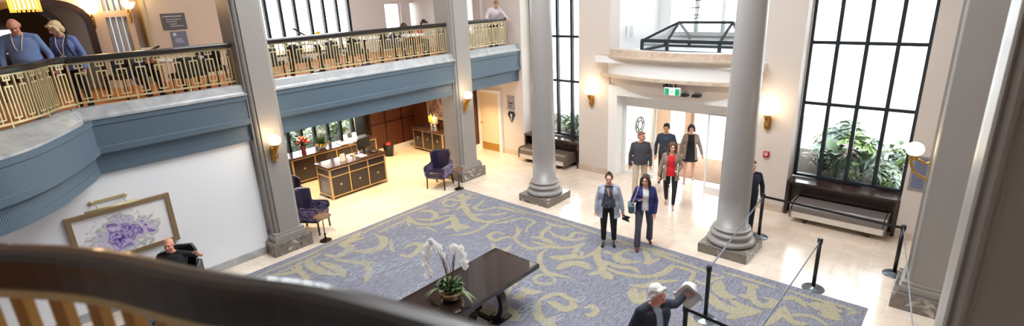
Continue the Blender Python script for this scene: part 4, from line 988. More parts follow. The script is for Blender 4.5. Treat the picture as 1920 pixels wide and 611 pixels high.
M_belt2 = mat('belt_blue_grey', (120, 140, 164), .35)
belt('blue-grey belt stretched across the east column from its rug post', P1, P4, m=M_belt2)
belt('belt running down toward the bottom right from the east pier post', P3, P6, m=M_belt2)
stanchion('black belt post at the lower right edge, where two belts meet', -1.5, 6.0)
belt('blue-grey belt running from the lone steel-based post across the rug corner', P2, (-1.5, 6.0), m=M_belt2)
belt('black belt running right from the post where the old man holds his hat', P5, (-1.5, 6.0))
# ================================================================== WALL LAMPS, SIGNS, SKYLIGHT
def wall_lamp(label, loc, rz, arm=False, group='globe wall lamps', power=9):
    """mounted on a wall behind it, projecting to local -y ; loc = globe centre"""
    t = thing('wall_lamp', label, 'lamp', loc, rz, group)
    off = .16 if not arm else .26
    bm = bm_new()
    if arm:
        tube(bm, crom([(0,0,-.13),(0,-.02,-.2),(.0,.05,-.36),(0,.2,-.44),(0,off-.01,-.42)], 5), [.02]*21, 10)
        tube(bm, crom([(0,off,-.16),(0,.16,-.2),(0,.08,-.16),(0,0,-.15)], 5), .018, 10)
        box(bm, (-.05, off-.03, -.46), (.05, off, -.1), 0, .01)
    else:
        prism(bm, [(-.055, 0), (.055, 0), (.07, .12), (.055, .3), (-.055, .3), (-.07, .12)], off-.05, off, M=Matrix(((1,0,0,0),(0,0,1,0),(0,1,0,-.44),(0,0,0,1))))
        tube(bm, [(0,off-.02,-.42),(0,off-.06,-.3),(0,.02,-.16)], [.035,.045,.05], 10); ell(bm, (0, off-.03, -.44), (.04,.03,.04))
    obj('bracket', bm, M_brass, t)
    bm = bm_new(); lathe(bm, [(.03,-.17),(.065,-.15),(.05,-.12),(.075,-.1),(.07,-.08)], seg=18); obj('gallery_cup', bm, M_brass, t)
    bm = bm_new(); ell(bm, (0,0,0), (.118,.118,.108), seg=24, rings=16); g = obj('globe', bm, M_globe, t)
    l = bpy.data.lights.new('bulb', 'POINT'); l.energy = power; l.color = (1, .72, .42); l.shadow_soft_size = .12
    lo = bpy.data.objects.new('bulb', l); col.objects.link(lo); lo.parent = t; lo.location = (0, -.16, .1)
    return t
wall_lamp('lit globe wall lamp on the first west pier above the left wingback chair', (-10.36, 4.42, 2.5), radians(90))
wall_lamp('lit globe wall lamp on the second west pier', (-10.38, 9.85, 2.5), radians(90))
wall_lamp('lit globe wall lamp on the wall between the west tall window and the doors', (-8.04, 12.28, 2.42), 0)
wall_lamp('lit globe wall lamp on the wall right of the east column above the fire alarm', (-3.35, 12.28, 2.38), 0)
wall_lamp('lit globe lamp on a curled brass arm at the left side of the east pier', (-.50, 9.72, 2.60), radians(-90), True)
def torch(label, loc, rz):
    t = thing('wall_torch_lamp', label, 'lamp', loc, rz, 'gallery torch lamps')
    bm = bm_new(); tube(bm, crom([(0,.12,-.1),(0,.1,-.32),(0,0,-.28),(0,-.02,-.05)], 4), .016, 8); tube(bm, crom([(0,.12,-.1),(0,.05,-.02),(0,-.02,-.04)], 4), .018, 8); obj('bracket', bm, M_brass, t)
    bm = bm_new(); lathe(bm, [(.05,-.03),(.10,.02),(.14,.1),(.13,.12)], (0,-.02,0), 18); obj('lamp_shade', bm, mat('shade_glow', (255, 206, 130), .4, emit=5), t)
    l = bpy.data.lights.new('bulb', 'POINT'); l.energy = 14; l.color = (1, .7, .4); l.shadow_soft_size = .1
    lo = bpy.data.objects.new('bulb', l); col.objects.link(lo); lo.parent = t; lo.location = (0, -.1, .25)
torch('brass torch lamp right of the dark wooden arch on the gallery', (-14.78, 2.90, 5.08), radians(90)); torch('brass torch lamp right of the louvred window on the gallery', (-14.78, 3.60, 5.16), radians(90))
torch('lamp glowing inside the dark arch on the gallery', (-16.6, 3.1, 5.1), radians(90))
# glass pendant at the far left of the gallery
t = thing('ceiling_lamp', 'glowing glass-rod ceiling lamp inside the dark arch at the far left', 'lamp', (-13.9, 1.72, 5.2))
bm = bm_new(); lathe(bm, [(.2, .0), (.22, .05), (.22, .3), (.18, .34)], seg=24); obj('shade', bm, mat('rod_glass_glow', (255, 190, 90), .3, emit=6), t)
bm = bm_new()
for k in range(20): a = 2*pi*k/20; box(bm, (.225*cos(a)-.012, .225*sin(a)-.012, -.05), (.225*cos(a)+.012, .225*sin(a)+.012, .3))
obj('glass_rods', bm, mat('amber_glass', (220, 160, 70), .1, emit=1.2), t); bm = bm_new(); tube(bm, [(0,0,.34),(0,0,1.0)], .015, 6); obj('rod', bm, M_brass, t)
# exit sign
G = mat('exit_green', (0, 150, 98), .5, emit=.5)
t = thing('exit_sign', 'green and white running-man exit sign over the glass doors', 'sign', (-5.46, 12.0, 2.70))
bm = bm_new(); box(bm, (-.2, -.035, -.11), (.2, .035, .08), 0, .006); obj('housing', bm, M_white, t)
bm = bm_new(); box(bm, (-.18, -.04, -.10), (-.075, -.036, .05)); box(bm, (.075, -.04, -.10), (.18, -.04+.004, .05)); obj('green_panel', bm, G, t)
bm = bm_new(); box(bm, (-.075, -.039, -.10), (.075, -.036, .05)); obj('white_panel', bm, mat('exit_white', (250, 252, 250), .5, emit=.6), t)
bm = bm_new(); F = lambda pts, r: tube(bm, [(x, -.042, z) for x, z in pts], r, 6)
ell(bm, (.022, -.042, .028), (.011,.004,.011), seg=8, rings=6); F([(.012,.012),(-.002,-.028)], .010); F([(-.002,-.028),(.02,-.05),(.012,-.08)], .007); F([(-.002,-.028),(-.02,-.055),(-.045,-.058)], .007); F([(.012,.01),(.032,-.008),(.045,.004)], .005); F([(.01,.012),(-.018,.008),(-.028,-.012)], .005)
obj('running_figure', bm, G, t)
bm = bm_new(); box(bm, (-.24, -.02, .08), (.0, .02, .11)); box(bm, (-.25,-.02,.08),(-.18,.14,.13)); box(bm, (.05,-.01,.08),(.08,.01,.24)); box(bm, (-.08,-.01,.08),(-.05,.01,.24)); obj('bracket', bm, M_black, t)
t = thing('motion_sensor', 'small black motion sensor on the header above the doors', 'sensor', (-4.92, 12.08, 2.60)); bm = bm_new(); box(bm, (-.09,-.03,-.03),(.09,.16,.03),0,.012); obj('housing', bm, M_black, t); bm = bm_new(); ell(bm, (0,-.03,-.01), (.03,.01,.015)); obj('lens', bm, M_blackf, t)
t = thing('motion_sensor', 'small black sensor just right of the exit sign', 'sensor', (-5.22, 12.06, 2.59)); bm = bm_new(); box(bm, (-.09,-.03,-.025),(.09,.16,.025),0,.012); obj('housing', bm, M_black, t); bm = bm_new(); ell(bm, (0,-.03,-.01), (.03,.01,.015)); obj('lens', bm, M_blackf, t)
t = thing('fire_alarm_pull', 'red fire alarm pull station on the wall right of the east column', 'alarm', (-3.31, 12.43, 1.34))
bm = bm_new(); box(bm, (-.06,-.03,-.07),(.06,.02,.07),0,.006); obj('housing', bm, mat('alarm_red', (176, 26, 30), .4), t)
bm = bm_new(); box(bm, (-.035,-.038,-.005),(.035,-.03,.012)); box(bm, (-.008,-.038,-.03),(.008,-.03,0)); box(bm, (-.04,-.034,.035),(.04,-.03,.05)); obj('pull_bar', bm, M_white, t)
bm = bm_new(); box(bm, (-.05,-.03,-.08),(.05,.02,.06),0,.006); o = obj('fire_alarm_beacon', bm, mat('alarm_red', (176, 26, 30), .4)); o.location = (-7.38+.8, 13.4, 2.3); tag(o, 'small red beacon seen through the top of the left glass door', 'alarm')
bm = bm_new(); box(bm, (-.08,-.012,-.04),(.08,.0,.04),0,.004); o = obj('wall_outlet', bm, M_white); o.location = (-3.3, 12.44, .28); tag(o, 'white wall outlet low on the wall behind the east column', 'outlet')
# plaques at the service door
def textbars(bm, x0, x1, zs, y=-.018, h=.008, jit=.3):
    for z in zs:
        w = (x1-x0)*random.uniform(1-jit, 1); box(bm, (x0, y-.002, z-h/2), (x0+w, y, z+h/2))
def text_obj(s, size, m, parent, loc, rot=(pi/2, 0, 0), name='lettering'):
    c = bpy.data.curves.new(name, 'FONT'); c.body = s; c.size = size; c.extrude = .002; c.align_x = 'CENTER'; c.align_y = 'CENTER'; c.materials.append(m)
    o = bpy.data.objects.new(name, c); col.objects.link(o); o.parent = parent; o.location = loc; o.rotation_euler = rot; return o
t = thing('wall_plaque', 'grey rectangular plaque on the wall beside the cream service door', 'sign', (-11.13, 12.44, 1.76))
bm = bm_new(); box(bm, (-.15,-.015,-.23),(.15,.005,.23),0,.004); obj('plate', bm, mat('plaque_grey', (148, 146, 146), .4), t)
bm = bm_new(); textbars(bm, -.08, .09, (-.02,), h=.04, jit=0); textbars(bm, -.08, .06, (-.08, -.11, -.14)); obj('lettering', bm, M_black, t)
bm = bm_new(); ell(bm, (.0,-.017,.13), (.014,.003,.014)); box(bm, (-.018,-.019,.03),(.018,-.015,.11)); obj('pictogram', bm, mat('plaque_pink', (196, 150, 146), .5), t)
t = thing('wall_emblem', 'black downward-pointing shield sign with white marks below the grey plaque', 'sign', (-11.12, 12.44, 1.3))
PX = Matrix(((1,0,0,0),(0,0,1,0),(0,1,0,0),(0,0,0,1)))
bm = bm_new(); prism(bm, [(-.10,.17),(.10,.17),(.155,.07),(0,-.2),(-.155,.07)], -.02, .0, M=PX); obj('plate', bm, M_black, t)
bm = bm_new(); prism(bm, [(-.05,.12),(.0,.06),(.05,.1),(.02,.0),(-.03,.02)], -.023, -.02, M=PX); box(bm, (-.05,-.023,-.03),(.05,-.02,-.015)); box(bm, (-.03,-.023,-.07),(.03,-.02,-.055)); prism(bm, [(-.02,-.09),(.02,-.09),(0,-.14)], -.023, -.02, M=PX); obj('mark', bm, M_white, t)
# gallery signs
t = thing('wall_sign', 'dark grey wall sign with five rows of small lettering on the gallery', 'sign', (SX+.01, 4.48, 4.8), pi/2)
bm = bm_new(); box(bm, (-.26,-.02,-.19),(.26,0,.19),0,.004); obj('plate', bm, mat('sign_charcoal', (88, 88, 92), .5), t)
bm = bm_new(); textbars(bm, -.19, .2, (.12,), y=-.021, h=.022); textbars(bm, -.16, .16, (.05, 0), y=-.021, h=.016, jit=.5); textbars(bm, -.1, .21, (-.06, -.11), y=-.021, h=.016, jit=.5); ell(bm, (-.22,-.021,.12), (.014,.003,.014), seg=8, rings=6); obj('lettering', bm, mat('sign_text_grey', (190, 190, 192), .6), t)
t = thing('wall_sign', 'blue-grey portrait wall sign hanging just below the dark grey one', 'sign', (SX+.01, 4.52, 4.33), pi/2)
bm = bm_new(); box(bm, (-.17,-.02,-.23),(.17,0,.23),0,.004); obj('plate', bm, mat('sign_bluegrey', (112, 118, 142), .5), t)
bm = bm_new(); box(bm, (-.13,-.024,.13),(-.06,-.02,.2)); textbars(bm, -.1, .12, (.06, .02, -.02), y=-.021, h=.014, jit=.4); ell(bm, (.1,-.021,-.17), (.04,.003,.04), seg=12, rings=8); obj('lettering', bm, mat('sign_text_pale', (206, 210, 222), .6), t)
t = thing('wall_sign', 'grey framed notice on the wall behind the curled-arm lamp', 'sign', (-.5, 12.44, 1.42))
bm = bm_new(); box(bm, (-.14,-.015,-.35),(.14,.005,.35),0,.004); obj('plate', bm, mat('plaque_grey', (148, 146, 146), .4), t)
bm = bm_new(); box(bm, (-.1,-.018,-.31),(.1,-.015,.31)); obj('insert', bm, mat('sign_bluegrey', (112, 118, 142), .5), t)
# skylight over the vestibule
t = thing('skylight', 'black-framed glass hip-roofed skylight standing behind the curved ledge', 'skylight', (-5.66, 14.2, 3.42))
hw, y0, y1, ze, zr, yr = 1.44, -.72, .72, .30, .74, .02
bm = bm_new(); B = lambda a, c, w=.06: beam(bm, a, c, w, w)
for z in (.03, ze):
    B((-hw,y0,z),(hw,y0,z),.09 if z == ze else .05); B((-hw,y1,z),(hw,y1,z)); B((-hw,y0,z),(-hw,y1,z),.08); B((hw,y0,z),(hw,y1,z))
for x in (-hw, -.70, .70, hw):
    for y in (y0, y1): B((x,y,0),(x,y,ze),.07)
for s in (-1, 1):
    for y in (y0, y1): B((s*hw,y,ze),(s*.74,yr,zr),.05); B((s*.70,y,ze),(s*.72,yr,zr),.05)
B((-.74,yr,zr),(.74,yr,zr),.06); obj('frame', bm, M_blackf, t)
bm = bm_new()
for q in (((-hw,y0,ze),(hw,y0,ze),(.74,yr,zr),(-.74,yr,zr)), ((hw,y1,ze),(-hw,y1,ze),(-.74,yr,zr),(.74,yr,zr)), ((-hw,y1,ze),(-hw,y0,ze),(-.74,yr,zr)), ((hw,y0,ze),(hw,y1,ze),(.74,yr,zr)),
          ((-hw,y0,.03),(hw,y0,.03),(hw,y0,ze),(-hw,y0,ze)), ((-hw,y0,.03),(-hw,y1,.03),(-hw,y1,ze),(-hw,y0,ze))):
    bm.faces.new([bm.verts.new(p) for p in q])
sg = glass('skylight_glass', (238, 244, 246), .08, .6); obj('glazing', bm, sg, t)
t = thing('wall_speaker', 'white box speaker on the side wall left of the skylight', 'speaker', (-7.58, 13.6, 3.95), pi/2)
bm = bm_new(); box(bm, (-.12,-.07,-.17),(.12,0,.17),0,.01); obj('cabinet', bm, M_white, t); bm = bm_new(); box(bm, (-.1,-.075,-.15),(.1,-.07,.15)); obj('grille', bm, mat('grille_grey', (206, 208, 212), .6), t)
# wire lantern hanging before the upper bay window
t = thing('wire_lantern', 'hanging wire lantern silhouetted against the window above the skylight', 'lantern', (-6.35, 15.2, 4.2))
bm = bm_new()
for k in range(8): a = 2*pi*k/8; tube(bm, crom([(0,0,-.02),(.14*cos(a),.14*sin(a),.1),(.22*cos(a),.22*sin(a),.5),(.14*cos(a),.14*sin(a),.95),(0,0,1.1)], 4), .007, 5)
for z, r in ((.1,.14),(.3,.2),(.5,.22),(.75,.19)): tube(bm, [(r*cos(2*pi*j/20), r*sin(2*pi*j/20), z) for j in range(21)], .007, 5)
obj('wire_cage', bm, M_blackf, t); bm = bm_new(); tube(bm, [(0,0,1.1),(0,0,3.5)], .006, 5); obj('cable', bm, M_blackf, t)
# decal on the vestibule side wall
t = thing('wall_decal', 'round black and white emblem decal on the vestibule wall seen through the left door', 'decal', (-7.59, 14.45, 1.05), pi/2)
bm = bm_new(); lathe(bm, [(.28,0),(.28,.008)], seg=32, axis=(0,-1,0)); obj('disc', bm, mat('decal_pale', (214, 220, 222), .5), t)
bm = bm_new()
for r in (.25, .14): tube(bm, [(r*cos(2*pi*j/32), -.012, r*sin(2*pi*j/32)) for j in range(33)], .012, 5)
for a in range(6): tube(bm, [(.14*cos(a), -.012, .14*sin(a)),(.25*cos(a+.4), -.012, .25*sin(a+.4))], .014, 5)
obj('mark', bm, M_black, t)
# door mat and rug in the vestibule
bm = bm_new(); box(bm, (-6.45, 13.5, 0), (-4.1, 15.45, .012)); o = obj('entrance_mat', bm, mat('mat_brown', (150, 118, 92), .9, var=.25, scale=3, bump=.4)); tag(o, 'brown entrance mat on the floor behind the glass doors', 'mat')
# gallery stair handrail and louvre rail
def handrail(label, pts, m=M_dwood):
    t = thing('stair_handrail', label, 'handrail', pts[0]); O = V(pts[0]); bm = bm_new(); tube(bm, [V(p)-O for p in pts], .025, 8); obj('rail', bm, m, t)
    bm = bm_new()
    for k in range(5):
        s = (k+.5)/5*(len(pts)-1); i = int(s); q = V(pts[i]).lerp(V(pts[i+1]), s-i)-O; tube(bm, [q, (q.x, q.y, FZ-O.z)], .012, 6)
    obj('balusters', bm, M_brass, t)
handrail('dark sloping handrail in front of the louvred windows on the gallery', [(-13.6, 2.9, 3.95), (-13.9, 3.5, 4.2), (-14.0, 3.8, 4.3)])
handrail('sloping brass stair handrail descending before the gallery windows', [(-14.2, 7.1, 4.45), (-13.8, 7.6, 4.0), (-13.4, 8.1, 3.7), (-13.3, 8.4, 3.6)])
# ================================================================== PEOPLE
M_skin = mat('skin_light', (222, 172, 148), .5, var=.06, scale=20); M_skin2 = mat('skin_tan', (204, 152, 124), .5, var=.06, scale=20); M_skin3 = mat('skin_ruddy', (214, 150, 128), .5, var=.08, scale=20)
M_eye = mat('eye_dark', (40, 30, 28), .3); M_lip = mat('lip_rose', (170, 88, 84), .5)
def capsule(bm, a, b, ra, rb, seg=14):
    a, b = V(a), V(b)
    if (b-a).length < 1e-4: return ell(bm, a, (ra,)*3)
    d = (b-a).normalized(); n = 4; pts, rad = [], []
    for k in range(n, 0, -1): t_ = k/n*pi/2; pts.append(a-d*ra*sin(t_)*.999); rad.append(max(.002, ra*cos(t_)))
    pts.append(a); rad.append(ra); pts.append(b); rad.append(rb)
    for k in range(1, n+1): t_ = k/n*pi/2; pts.append(b+d*rb*sin(t_)*.999); rad.append(max(.002, rb*cos(t_)))
    tube(bm, pts, rad, seg)
def fused(name, bm, m, parent, voxel=.01, smooth=4, post=None):
    """fuse overlapping shapes into one continuous surface"""
    bmesh.ops.recalc_face_normals(bm, faces=bm.faces[:])
    me = bpy.data.meshes.new('tmp'); bm.to_mesh(me); bm.free(); o = bpy.data.objects.new('tmp', me); col.objects.link(o)
    r = o.modifiers.new('r', 'REMESH'); r.mode = 'VOXEL'; r.voxel_size = voxel; r.use_smooth_shade = True
    s = o.modifiers.new('s', 'SMOOTH'); s.iterations = smooth; s.factor = .5
    dg = bpy.context.evaluated_depsgraph_get(); ev = o.evaluated_get(dg); me2 = bpy.data.meshes.new_from_object(ev)
    bpy.data.objects.remove(o); bpy.data.meshes.remove(me)
    if post:
        b2 = bmesh.new(); b2.from_mesh(me2); post(b2); b2.to_mesh(me2); b2.free()
    me2.materials.clear()
    for x in (m if isinstance(m, (list, tuple)) else [m]): me2.materials.append(x)
    if not post: me2.polygons.foreach_set('use_smooth', [True]*len(me2.polygons))
    me2.name = name; q = bpy.data.objects.new(name, me2); col.objects.link(q); q.parent = parent; return q
def torso(bm, s, prof, seg=24, n=5):
    """smooth torso loft: prof rows (z, rx, ry, y)"""
    P = crom([(z, rx, ry) for z, rx, ry, y in prof], n); Y = crom([(z, y, 0) for z, rx, ry, y in prof], n); rings = []
    for p, q in zip(P, Y):
        rings.append([bm.verts.new(s.P+s.T@(V((p.y*cos(2*pi*j/seg), p.z*sin(2*pi*j/seg)+q.y, p.x))*s.k)) for j in range(seg)])
    for a, c in zip(rings, rings[1:]):
        for j in range(seg): bm.faces.new((a[j], a[(j+1)%seg], c[(j+1)%seg], c[j]))
    bm.faces.new(rings[0][::-1]); bm.faces.new(rings[-1])
def tprof(s, t, belly=0., z0=-.08):
    w, f = s.w, s.fem; b = belly
    if f: R_ = [(-.10,.14,.10,.01),(0,.172,.118,.01),(.08,.155,.108,0),(.17,.122,.092,0),(.26,.135,.10,-.005),(.34,.15,.115,-.012),(.41,.15,.10,-.002),(.455,.125,.08,.005)]
    else: R_ = [(-.10,.14,.10,.01),(0,.165,.115,.005),(.08,.158,.112,0),(.17,.145,.105,0),(.26,.155,.112,0),(.35,.172,.118,-.002),(.42,.168,.10,.005),(.46,.14,.08,.01)]
    return [(z, (rx+t)*(w if z < .4 else w**.5), ry+t+b*math.exp(-((z-.15)/.13)**2), y-b*.6*math.exp(-((z-.15)/.13)**2)) for z, rx, ry, y in R_ if z >= z0]
def rotm(rx=0, ry=0, rz=0): return Matrix.Rotation(radians(rz), 3, 'Z') @ Matrix.Rotation(radians(ry), 3, 'Y') @ Matrix.Rotation(radians(rx), 3, 'X')
class Fig:
    """faces local -y. directions given in body frame: (right of viewer +x = the person's left)"""
    def __init__(s, H=1.72, lean=0, side=0, twist=0, legs=None, arms=None, head=(0,0,0), w=1., pelvis=None, fem=False):
        k = H/1.75; s.k = k; s.w = w; s.fem = fem
        legs = legs or {-1: ((0,0,-1),(0,0,-1)), 1: ((0,0,-1),(0,0,-1))}; arms = arms or {}
        T = rotm(lean, side, twist); s.T = T
        s.hip = {q: V((q*.095*k, 0, 0)) for q in (-1, 1)}; s.knee, s.ank = {}, {}
        for q in (-1, 1):
            a, b = (V(v).normalized() for v in legs[q]); s.knee[q] = s.hip[q]+a*.44*k; s.ank[q] = s.knee[q]+b*.42*k
        z0 = -min(s.ank[-1].z, s.ank[1].z)+.075*k if pelvis is None else pelvis
        P = V((0,0,z0))
        for D in (s.hip, s.knee, s.ank):
            for q in D: D[q] = D[q]+P
        s.P = P; up = lambda x, y, z: P+T @ V((x*k, y*k, z*k))
        s.up = up; s.waist = up(0,0,.17); s.chest = up(0,.0,.36); s.neck = up(0,.015,.53); 
        sw = .155 if fem else .178
        s.sh = {q: up(q*sw*w**.5, .01, .445) for q in (-1, 1)}; s.elb, s.wr, s.hd = {}, {}, {}
        s.fd = {}
        for q in (-1, 1):
            a, b = arms.get(q, ((q*.12, .05, -1), (q*.03, -.12, -1)))[:2]; a = (T @ V(a)).normalized(); b = (T @ V(b)).normalized()
            s.elb[q] = s.sh[q]+a*.29*k; s.wr[q] = s.elb[q]+b*.25*k; s.fd[q] = b
        s.Hr = T @ rotm(*head); s.head = s.neck+ (T @ V((0,-.01,.03)))*k + s.Hr @ V((0,-.015,.10))*k
    def hp(s, x, y, z): return s.head + s.Hr @ V((x*s.k, y*s.k, z*s.k))
    def body(s, par, skin, voxel=.009, belly=0, curl=.5):
        bm = bm_new(); k, w, T = s.k, s.w, s.T
        e = lambda c, r, rot=T: ell(bm, c, tuple(x*k for x in r), rot=rot)
        torso(bm, s, tprof(s, -.012, belly*.7))
        capsule(bm, s.sh[-1], s.sh[1], .042*k, .042*k)
        for q in (-1, 1): capsule(bm, s.sh[q], s.up(q*.03,.015,.49), .04*k, .045*k)
        capsule(bm, s.up(0,.01,.45), s.head+s.Hr@V((0,.01,-.06*k)), .052*k, .05*k)
        for q in (-1, 1):
            capsule(bm, s.hip[q], s.knee[q], .078*k*w**.5, .05*k); capsule(bm, s.knee[q], s.knee[q].lerp(s.ank[q], .3), .05*k, .052*k); capsule(bm, s.knee[q].lerp(s.ank[q], .3), s.ank[q], .052*k, .033*k)
            f = V((0,-1,0)); capsule(bm, s.ank[q]+V((0,.02,-.035))*k, s.ank[q]+V((q*.01,-.13,-.045))*k, .03*k, .025*k)
            capsule(bm, s.sh[q], s.elb[q], .043*k, .033*k); capsule(bm, s.elb[q], s.elb[q].lerp(s.wr[q],.3), .033*k, .035*k); capsule(bm, s.elb[q].lerp(s.wr[q],.3), s.wr[q], .035*k, .022*k)
            # hand
            d = s.fd[q]; x = d.cross(V((0,-1,0)) if abs(d.y) < .8 else V((0,0,1))).normalized(); n_ = x.cross(d).normalized()
            if n_.y > 0 and abs(d.y) < .8: n_ = -n_
            pc = s.wr[q]+d*.045*k; ell(bm, pc, (.032*k,.014*k,.045*k), rot=Matrix((n_.cross(d), n_, d)).transposed())
            sx = n_.cross(d)
            for j, (o_, L_) in enumerate(((-.026,.06),(-.009,.072),(.009,.068),(.026,.052))):
                b0 = s.wr[q]+d*.08*k+sx*o_*k; c_ = curl; m1 = b0+(d*cos(c_*.6)+n_*sin(c_*.6))*L_*.5*k; m2 = m1+(d*cos(c_*1.6)+n_*sin(c_*1.6))*L_*.5*k
                capsule(bm, b0, m1, .0095*k, .0088*k, 8); capsule(bm, m1, m2, .0088*k, .008*k, 8)
            ts = -1 if sx.dot(V((q,0,0))) > 0 else 1
            t0 = s.wr[q]+d*.03*k+sx*ts*.025*k; t1 = t0+(d*.7+sx*ts*.6+n_*.3).normalized()*.035*k; capsule(bm, t0, t1, .011*k, .0095*k, 8); capsule(bm, t1, t1+(d*.9+sx*ts*.15+n_*.3).normalized()*.028*k, .0095*k, .008*k, 8)
        h = lambda c, r: ell(bm, s.hp(*c), tuple(x*k for x in r), rot=s.Hr)
        h((0,.01,.02), (.074,.093,.088)); h((0,-.03,-.03), (.058,.062,.075)); h((0,-.055,-.085), (.03,.028,.022)); h((0,-.075,.035), (.05,.02,.02))
        capsule(bm, s.hp(0,-.088,.02), s.hp(0,-.108,-.018), .009*k, .015*k); h((0,-.085,-.05), (.024,.016,.016))
        for q in (-1, 1): h((q*.075,.005,-.005), (.012,.022,.034)); h((q*.035,-.065,-.03), (.024,.024,.024))
        o = fused('body', bm, skin, par, voxel, 3)
        bm = bm_new()
        for q in (-1, 1): ell(bm, s.hp(q*.029,-.087,.008), (.011*k,.005*k,.0055*k), rot=s.Hr, seg=10, rings=8)
        obj('eyes', bm, M_eye, par)
        bm = bm_new()
        ell(bm, s.hp(0,-.098,-.052), (.019*k,.006*k,.005*k), rot=s.Hr, seg=10, rings=8); obj('mouth', bm, M_lip, par)
        return o
    def brows(s, par, m):
        bm = bm_new(); k = s.k
        for q in (-1, 1): capsule(bm, s.hp(q*.018,-.094,.03), s.hp(q*.042,-.086,.031), .003*k, .002*k, 8)
        obj('eyebrows', bm, m, par)
    def trousers(s, par, m, flare=0., length=1., hi=.13, t=.012):
        bm = bm_new(); k, w = s.k, s.w; torso(bm, s, [r for r in tprof(s, .004) if r[0] < .17]); [ell(bm, s.hip[q]+V((q*.0,.03*k,.0)), (.085*k*w,.10*k,.1*k)) for q in (-1,1)]
        for q in (-1, 1):
            ke = s.knee[q]; en = ke.lerp(s.ank[q], length)
            capsule(bm, s.hip[q], ke, (.088*w**.5+t*.3)*k, (.056+t*.7)*k); capsule(bm, ke, en, (.055+t*.7)*k, (.038+t*.8+flare)*k)
        def cut(b2):
            zc = {}
            dl = []
            for f in b2.faces:
                c = f.calc_center_median()
                for q in (-1, 1):
                    ax = (s.ank[q]-s.knee[q]).normalized(); en = s.knee[q].lerp(s.ank[q], length)
                    if (c-en).dot(ax) > .012*k and (c-en).length < .11: dl.append(f); break
                f.smooth = True
            if dl: bmesh.ops.delete(b2, geom=list(set(dl)), context='FACES')
        return fused('trousers', bm, m, par, .011, 3, cut)
    def shoes(s, par, m, heel=.0, slim=1.):
        for q in (-1, 1):
            bm = bm_new(); k = s.k; a = s.ank[q]; fz = a.z-.075*k
            capsule(bm, V((a.x, a.y+.025*k, fz+.04*k)), V((a.x, a.y+.02*k, fz+.035*k)), .036*k*slim, .036*k*slim); capsule(bm, V((a.x, a.y, fz+.045*k)), V((a.x+q*.015*k, a.y-.14*k, fz+.032*k)), .036*k*slim, .034*k*slim)
            def flat(b2, fz=fz):
                for v in b2.verts:
                    if v.co.z < fz+.004: v.co.z = fz+.002
                for f in b2.faces: f.smooth = True
            fused('shoe', bm, m, par, .008, 2, flat)
    def top(s, par, m, name='shirt', t=.014, sleeve=1., hem=-.02, belly=0., open_=None, fem=None, neckz=.50, flare=0., bust=0.):
        """garment on torso and arms; sleeve 0..1 ; hem = lower edge relative to pelvis ; open_ = (width at hem, width at neck) front opening"""
        bm = bm_new(); k, w, T = s.k, s.w, s.T
        e = lambda c, r: ell(bm, c, tuple(x*k for x in r), rot=T)
        pr = tprof(s, t, belly)
        if hem < -.04: pr = [(hem-.06, (pr[0][1]+.03)+flare, pr[0][2]+.03+flare, .01), (hem*.5-.03, pr[1][1]+flare*.7, pr[1][2]+flare*.7, .01)]+pr[1:]
        torso(bm, s, pr)
        if bust:
            for q in (-1, 1): e(s.up(q*.062,-.078,.325), (.058,.05,.062))
        ts = t*.55
        capsule(bm, s.sh[-1], s.sh[1], (.043+ts)*k, (.043+ts)*k)
        for q in (-1, 1):
            capsule(bm, s.sh[q], s.up(q*.05,.015,.485), (.042+ts)*k, (.036+ts)*k)
            capsule(bm, s.sh[q], s.sh[q].lerp(s.elb[q], min(1, sleeve*2)), (.045+ts)*k, (.036+ts)*k)
            if sleeve > .5: capsule(bm, s.elb[q], s.elb[q].lerp(s.wr[q], (sleeve-.5)*2), (.037+ts)*k, (.027+ts)*k)
        capsule(bm, s.up(0,.012,.45), s.up(0,.012,neckz+.01), (.055+ts)*k, (.052+ts*.6)*k)
        def cut(b2):
            O, TT = s.P, T
            def bis(p, n_): bmesh.ops.bisect_plane(b2, geom=b2.verts[:]+b2.edges[:]+b2.faces[:], plane_co=O+TT@(V(p)*k), plane_no=(TT@V(n_)).normalized())
            bis((0,0,hem), (0,0,1))
            op = None
            if open_:
                w0, w1 = open_[0], open_[1]
                for q in (-1, 1):
                    d = V((q*(w1-w0), 0, .5-hem)); bis((q*w0,0,hem), (d.z, 0, -d.x))
            Ti = T.transposed(); dl = []
            for f in b2.faces:
                f.smooth = True; l = (Ti @ (f.calc_center_median()-O))/k; c = f.calc_center_median()
                if l.z < hem:
                    near = False
                    for q in (-1, 1):
                        for A, B_ in ((s.sh[q], s.elb[q]), (s.elb[q], s.wr[q])):
                            ab = B_-A; tt = max(0, min(1, (c-A).dot(ab)/ab.length_squared))
                            if (c-(A+ab*tt)).length < .075*k: near = True
                    if not near: dl.append(f); continue
                if l.z > neckz+.0 and (l.x**2+(l.y-.01)**2) < .078**2 and (l.z > neckz+.02 or l.y < 0): dl.append(f); continue
                if open_ and l.y < -.03 and hem <= l.z < .54:
                    u = (l.z-hem)/(.5-hem); wd = open_[0]+(open_[1]-open_[0])*u
                    if abs(l.x) < wd: dl.append(f)
            if dl: bmesh.ops.delete(b2, geom=dl, context='FACES')
        return fused(name, bm, m, par, .011, 3, cut)
    def hair(s, par, m, style='short', vol=1.):
        bm = bm_new(); k = s.k; h = lambda c, r: ell(bm, s.hp(*c), tuple(x*k*vol for x in r), rot=s.Hr)
        if style == 'short': h((0,.03,.045), (.08,.092,.083)); h((0,.055,-.01), (.074,.06,.07)); capsule(bm, s.hp(-.04,-.05,.095), s.hp(.04,-.05,.095), .022*k, .022*k)
        if style == 'thick': h((0,.025,.052), (.086,.098,.083)); h((0,.06,-.01), (.08,.06,.07)); capsule(bm, s.hp(-.04,-.045,.095), s.hp(.045,-.045,.098), .03*k, .026*k); [capsule(bm, s.hp(q*.07,-.01,.03), s.hp(q*.08,.02,-.02), .02*k, .016*k) for q in (-1, 1)]
